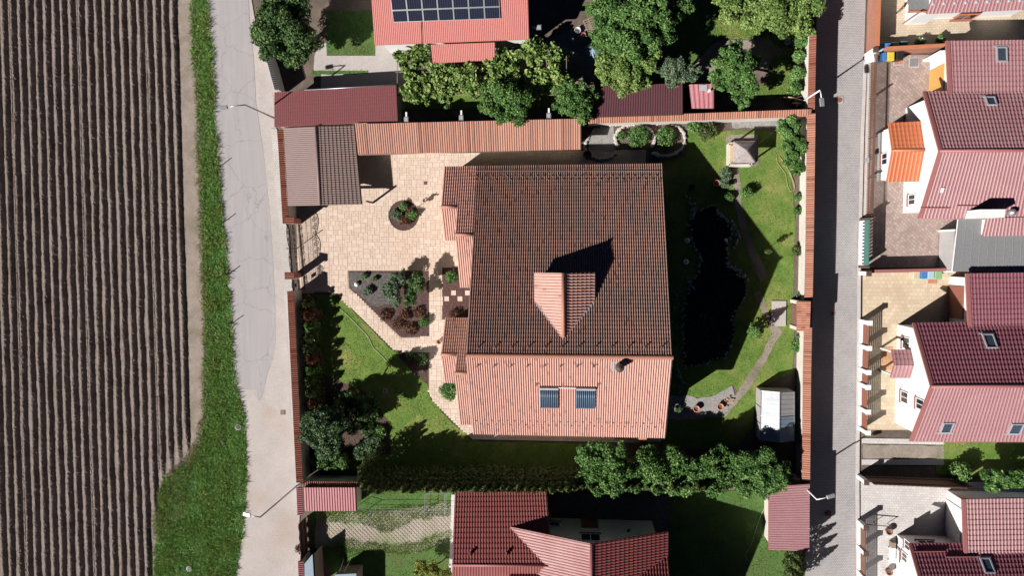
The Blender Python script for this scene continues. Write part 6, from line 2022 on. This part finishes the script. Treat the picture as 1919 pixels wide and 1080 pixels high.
shrub('clipped green ball in the gravel corner of the bed', 683, 518, 7, .5, L['leaf_mid'], 350, .06)
shrub('small clipped ball nearer the courtyard edge of the bed', 702, 523, 6, .45, L['leaf_mid'], 300, .06)
for k, (x, y, r) in enumerate(((722, 592, 14), (748, 608, 15), (770, 618, 13), (758, 590, 12), (785, 585, 12))):
    shrub('low reddish ground shrub in the planting bed, ' + ['westernmost', 'beside the diagonal path', 'southernmost', 'in the middle', 'nearest the house'][k], x, y, r, .45, L['leaf_red'], 500, .08, group='low red shrubs in the planting bed')
shrub('green shrub in the dark red gravel by the house', 846, 520, 13, 1.0, L['leaf_mid'], 700, .09)
shrub('low shrub at the south end of the dark red gravel', 850, 590, 10, .6, L['leaf_red'], 350, .08)
shrub('round dark green shrub at the house corner by the curved path', 842, 734, 19, 1.3, L['leaf_mid'], 1800, .1)
shrub('light green shrub in the small bed by the front lawn', 790, 674, 12, 1.1, L['leaf_mid'], 700, .1)
shrub('dark shrub beside the light green one by the front lawn', 770, 668, 10, .7, L['leaf_dark'], 400, .09)
# raised beds
shrub('round green shrub inside the stone ring nearer the shed', 1196, 256, 22, 1.0, L['leaf_mid'], 1900, .09)
shrub('small round shrub at the west edge of the stone ring', 1165, 254, 9, .7, L['leaf_mid'], 500, .08)
shrub('flowering green shrub inside the stone ring nearer the lawn', 1248, 256, 20, .9, L['leaf_mid'], 1500, .09, flower=14)
shrub('loose green bush on the lawn north of the house shadow', 1325, 246, 20, .9, L['leaf_thuja'], 1300, .1)
shrub('darker bush under the north wall beside the loose bush', 1300, 236, 13, 1.0, L['leaf_mid'], 700, .1)
tree('shrub', 'shrub', 'large leafy shrub in the north east corner of the walled garden', [(1478, 240, 22, 1.9), (1490, 268, 22, 1.9), (1487, 296, 18, 1.7), (1494, 318, 12, 1.4)], L['leaf_mid'], 7000, .13, .06, k=8)
shrub('silvery variegated shrub south of the well', 1360, 325, 12, .8, L['leaf_silver'], 900, .08)
shrub('silvery variegated shrub beside the terracotta pot', 1358, 343, 11, .7, L['leaf_silver'], 800, .08)
shrub('green shrub on the pond edge south of the silvery shrubs', 1367, 370, 10, .7, L['leaf_mid'], 600, .08)
shrub('clipped green bush with a pointed shadow on the back lawn', 1399, 362, 13, 1.1, L['leaf_mid'], 900, .08)
cone_tree('lone column shaped thuja on the back lawn', 1426, 624, 12, 2.6, L['leaf_mid'], 1600, .09)
sp = P(1430, 472)
spt = thing('young_tree', (sp.x, sp.y, 0), 'slender young tree on the back lawn at the shadow tip', 'tree')
MB().tube([sp, sp + Vector((0, 0, 1.2)), sp + Vector((.05, .03, 2.0))], [.03, .02, .012], 6).build('trunk', M['bark'], spt)
leaves('crown', spt, [(sp.x, sp.y, 1.5, .2, .2, .35), (sp.x + .1, sp.y, 1.9, .15, .15, .2)], 130, .1, L['leaf_thuja'], 78)
for k, (x, y, r, mm, lab) in enumerate(((1496, 470, 11, 'leaf_thuja', 'pale green bush in the east wall bed, the middle one'), (1496, 370, 7, 'leaf_mid', 'small bush in the east wall bed, the northernmost'), (1495, 396, 8, 'leaf_mid', 'small bush in the east wall bed, second from the north'), (1500, 556, 8, 'leaf_silver', 'small bush by the back gate, its north side'), (1495, 650, 13, 'leaf_mid', 'green bush by the back gate, its south side'), (1500, 630, 7, 'leaf_silver', 'small grey green bush hugging the wall south of the gate'))):
    shrub(lab, x, y, r, .8, L[mm], 500 + r * 20, .09, group='bushes along the east wall')
shrub('small pine tuft on the gravel by the house', 1272, 766, 8, .5, L['leaf_blue'], 350, .08)
# thuja row on the south side
for k in range(53):
    x = 678 + k * 15.4 + rnd.uniform(-2.5, 2.5)
    if x > 1492: break
    hgt = (5.0 if x < 1090 else 4.3 if x < 1335 else 3.3) + rnd.uniform(-.4, .4)
    yy = 470 + 414 / (1 - hgt / 62) + rnd.uniform(-2, 2)
    cone_tree('thuja in the tall evergreen row along the south wall', x, yy, 14, hgt, L['leaf_thuja'], 1400, .13, group='thuja row along the south wall', rag=.35)
for k, (x, y, h_) in enumerate(((672, 905, 4.6), (673, 892, 4.4), (682, 878, 4.2))):
    cone_tree('thuja at the rounded west end of the evergreen row', x, y, 12, h_, L['leaf_thuja'], 800, .12, group='thujas at the west end of the row', rag=.5)
# tree row south-east
tree('tree', 'tree', 'westernmost full green tree in the row south of the house', [(1115, 852, 28, 3.9), (1150, 885, 36, 3.9), (1108, 892, 28, 3.7), (1150, 855, 28, 3.9), (1128, 910, 22, 3.6), (1092, 860, 14, 3.6)], L['leaf_mid'], 15000, .125)
tree('tree', 'tree', 'second green tree in the row south of the house', [(1205, 872, 30, 3.3), (1225, 895, 28, 3.3), (1192, 902, 22, 3.2), (1212, 852, 18, 3.1), (1185, 880, 18, 3.3), (1240, 872, 20, 3.1), (1175, 900, 20, 3.2)], L['leaf_mid'], 10500, .125)
tree('tree', 'tree', 'third loose green tree in the row south of the house', [(1270, 870, 24, 3.2), (1290, 896, 28, 3.2), (1252, 900, 26, 3.2), (1262, 850, 14, 3.0), (1280, 915, 16, 3.0), (1305, 875, 22, 3.1), (1245, 878, 20, 3.1)], L['leaf_mid'], 9500, .125)
tree('tree', 'tree', 'fourth green tree in the row south of the house', [(1335, 868, 28, 3.3), (1345, 898, 30, 3.3), (1372, 882, 22, 3.2), (1318, 885, 20, 3.2), (1352, 848, 16, 3.1), (1310, 905, 20, 3.1), (1385, 900, 20, 3.1)], L['leaf_mid'], 10000, .125)
tree('tree', 'tree', 'easternmost dense green tree below the greenhouse', [(1413, 868, 32, 3.6), (1438, 888, 30, 3.6), (1400, 905, 28, 3.4), (1454, 904, 22, 3.2), (1390, 880, 20, 3.5), (1430, 915, 18, 3.2), (1382, 862, 20, 3.2), (1466, 880, 16, 3.0)], L['leaf_mid'], 13000, .125)
# southern plots
tree('shrub', 'shrub', 'yellow green shrub at the bottom edge west of the southern house', [(790, 1066, 18, 1.6), (815, 1072, 18, 1.6), (838, 1078, 12, 1.4)], L['leaf_yellow'], 2600, .12, .06, k=8)
shrub('green bush at the bottom edge south of the brown garage', 1490, 1058, 22, 1.4, L['leaf_thuja'], 1700, .11)
for k, (x, y) in enumerate(((1545, 1140), (1538, 1165), (1535, 1200), (1543, 1105))):
    cone_tree('tall thuja south of the brown garage beside the lane', 1500 + k * 2, 1050 + 22 * k, 11, 3.6, L['leaf_thuja'], 900, .12, group='thujas beside the lane')
# east plots
shrub('bright green shrub at the east end of the dark timber fence', 1803, 886, 19, 1.8, L['leaf_mid'], 1600, .12)
tree('tree', 'tree', 'dark tree at the right edge between the eastern houses', [(1865, 900, 24, 2.4), (1905, 895, 24, 2.4)], L['leaf_mid'], 4500, .14)
for k, (x, y) in enumerate(((1725, 78), (1763, 73))):
    shrub('white flowering plant under the rust wall, ' + ['the western one', 'the eastern one'][k], x, y, 9, .9, L['leaf_mid'], 500, .09, flower=18, group='white flowering plants')
shrub('dry weed tuft on the sandy road by the pink capped wall', 561, 1030, 10, .5, L['leaf_red'], 300, .08)

# ================================================================== SMALL CLUTTER SEEN IN THE PHOTO
pf = thing('plank_fence', P(574, 1005, 0), 'dark plank fence between the two pink capped walls on the sandy road', 'fence')
a_, b_ = P(574, 969, 0), P(579, 1046, 0)
for k in range(28):
    p = lerp(a_, b_, (k + .5) / 28)
    MB().box((p.x, p.y, .93 + .07 * math.sin(k * .9)), (.035, (b_ - a_).length / 28 * .94, 1.8)).build('plank', M['soffit'], pf)
for zz in (.5, 1.4): MB().bar(a_ + Vector((.05, 0, zz)), b_ + Vector((.05, 0, zz)), .05, .09).build('rail', M['soffit'], pf)


def bucket(px, py, r, h, mat, label, handle=True):
    c = P(px, py, h)
    t_ = thing('bucket', (c.x, c.y, 0), label, 'bucket')
    MB().lathe((c.x, c.y, 0), [(r * .75, 0), (r, h), (r * 1.08, h), (r * .9, h - .02), (r * .7, .06)], 16).build('bucket_body', mat, t_, True)
    if handle:
        MB().tube([Vector((c.x + r * math.cos(a * math.pi / 8), c.y + .3 * r * math.sin(a * math.pi / 8), h + .03)) for a in range(9)], .012, 5).build('handle', M['metal'], t_)
    return t_


bucket(1083, 56, .26, .4, M['whitepaint'], 'white bucket on the sandy ground under the orchard trees')
bucket(1094, 64, .2, .32, M['trim'], 'small red brown bucket beside the white one in the orchard')
bucket(1477, 77, .25, .4, M['whitepaint'], 'white bucket near the north east wall')
bucket(1488, 83, .18, .3, M['paleblue'], 'small pale blue bucket near the north east wall')
bucket(1285, 170, .3, .8, M['black'], 'black barrel between the woodshed and the tiny pink shed', False)
bx = P(1284, 170, .5)
pal = thing('pallet', P(1108, 48, 0), 'grey wooden pallet lying under the orchard trees', 'pallet')
pc = P(1108, 48, 0); pr_ = .4
R2 = Matrix.Rotation(pr_, 3, 'Z')
for k in range(7):
    o_ = R2 @ Vector((0, -.6 + .2 * k, .13)); MB().box(pc + o_, (1.0, .12, .025), pr_).build('board', M['wood'], pal)
for k in range(3):
    o_ = R2 @ Vector((-.45 + .45 * k, 0, .06)); MB().box(pc + o_, (.1, 1.3, .1), pr_).build('bearer', M['wood'], pal)
tp = P(1110, 97, .1)
q0 = [tp + Vector((.55 * math.cos(a) * (1 + .25 * math.sin(3 * a)), .9 * math.sin(a) * (1 + .2 * math.cos(2 * a)), 0)) for a in [i * math.pi / 8 for i in range(16)]]
mbt = MB()
nv = len(q0)
inner = [lerp(tp, p, .55) + Vector((0, 0, .16 + .08 * math.sin(i * 2.1))) for i, p in enumerate(q0)]
for p in q0: p.z = .02
mbt.add(q0 + inner + [tp + Vector((0, 0, .3))], [(i, (i + 1) % nv, nv + (i + 1) % nv, nv + i) for i in range(nv)] + [(nv + i, nv + (i + 1) % nv, 2 * nv) for i in range(nv)])
tag(mbt.build('tarpaulin', M['paleblue'], None, True), 'crumpled pale blue tarpaulin under the orchard trees', 'tarpaulin')
for k, (x, y, r_, lab) in enumerate(((1118, 60, .9, 'long grey plank on the orchard ground, the steeper one'), (1098, 80, .3, 'long grey plank on the orchard ground, the flatter one'), (1125, 85, 1.3, 'short pale plank leaning across the orchard ground'))):
    c = P(x, y, .08)
    tag(MB().box(c, (2.0 if k < 2 else 1.2, .14, .05), r_, .05).build('plank', M['wood'] if k < 2 else M['woodpale'], None, bevel=.01), lab, 'plank')
c = P(1562, 588)
cvr = thing('manhole_cover', (c.x, c.y, 0), 'small rust red square cover on the lane at the shadow edge', 'manhole cover')
MB().box((c.x, c.y, .012), (.34, .42, .02)).build('cover_frame', M['concrete'], cvr)
MB().box((c.x, c.y, .03), (.27, .34, .02)).build('lid', M['fencered'], cvr)
c = P(722, 733, .05)
cvr = thing('manhole_cover', (c.x, c.y, 0), 'small square pale rimmed cover in the front lawn', 'manhole cover')
for a_, b_, w_, l_ in ((0, .15, .36, .06), (0, -.15, .36, .06), (.15, 0, .06, .24), (-.15, 0, .06, .24)):
    MB().box((c.x + a_, c.y + b_, .05), (w_, l_, .05)).build('rim', M['concrete'], cvr)
MB().box((c.x, c.y, .045), (.24, .24, .04)).build('lid', M['gategreen'], cvr)
c = P(1629, 300, 1.3)
mbx = thing('letter_box', (c.x, c.y, 0), 'grey letter box fixed on the brown picket fence', 'letter box')
MB().box((c.x - .12, c.y, 1.25), (.22, .4, .32)).build('box_body', M['lead'], mbx, bevel=.02)
MB().box((c.x - .235, c.y, 1.33), (.015, .28, .04)).build('slot', M['black'], mbx)
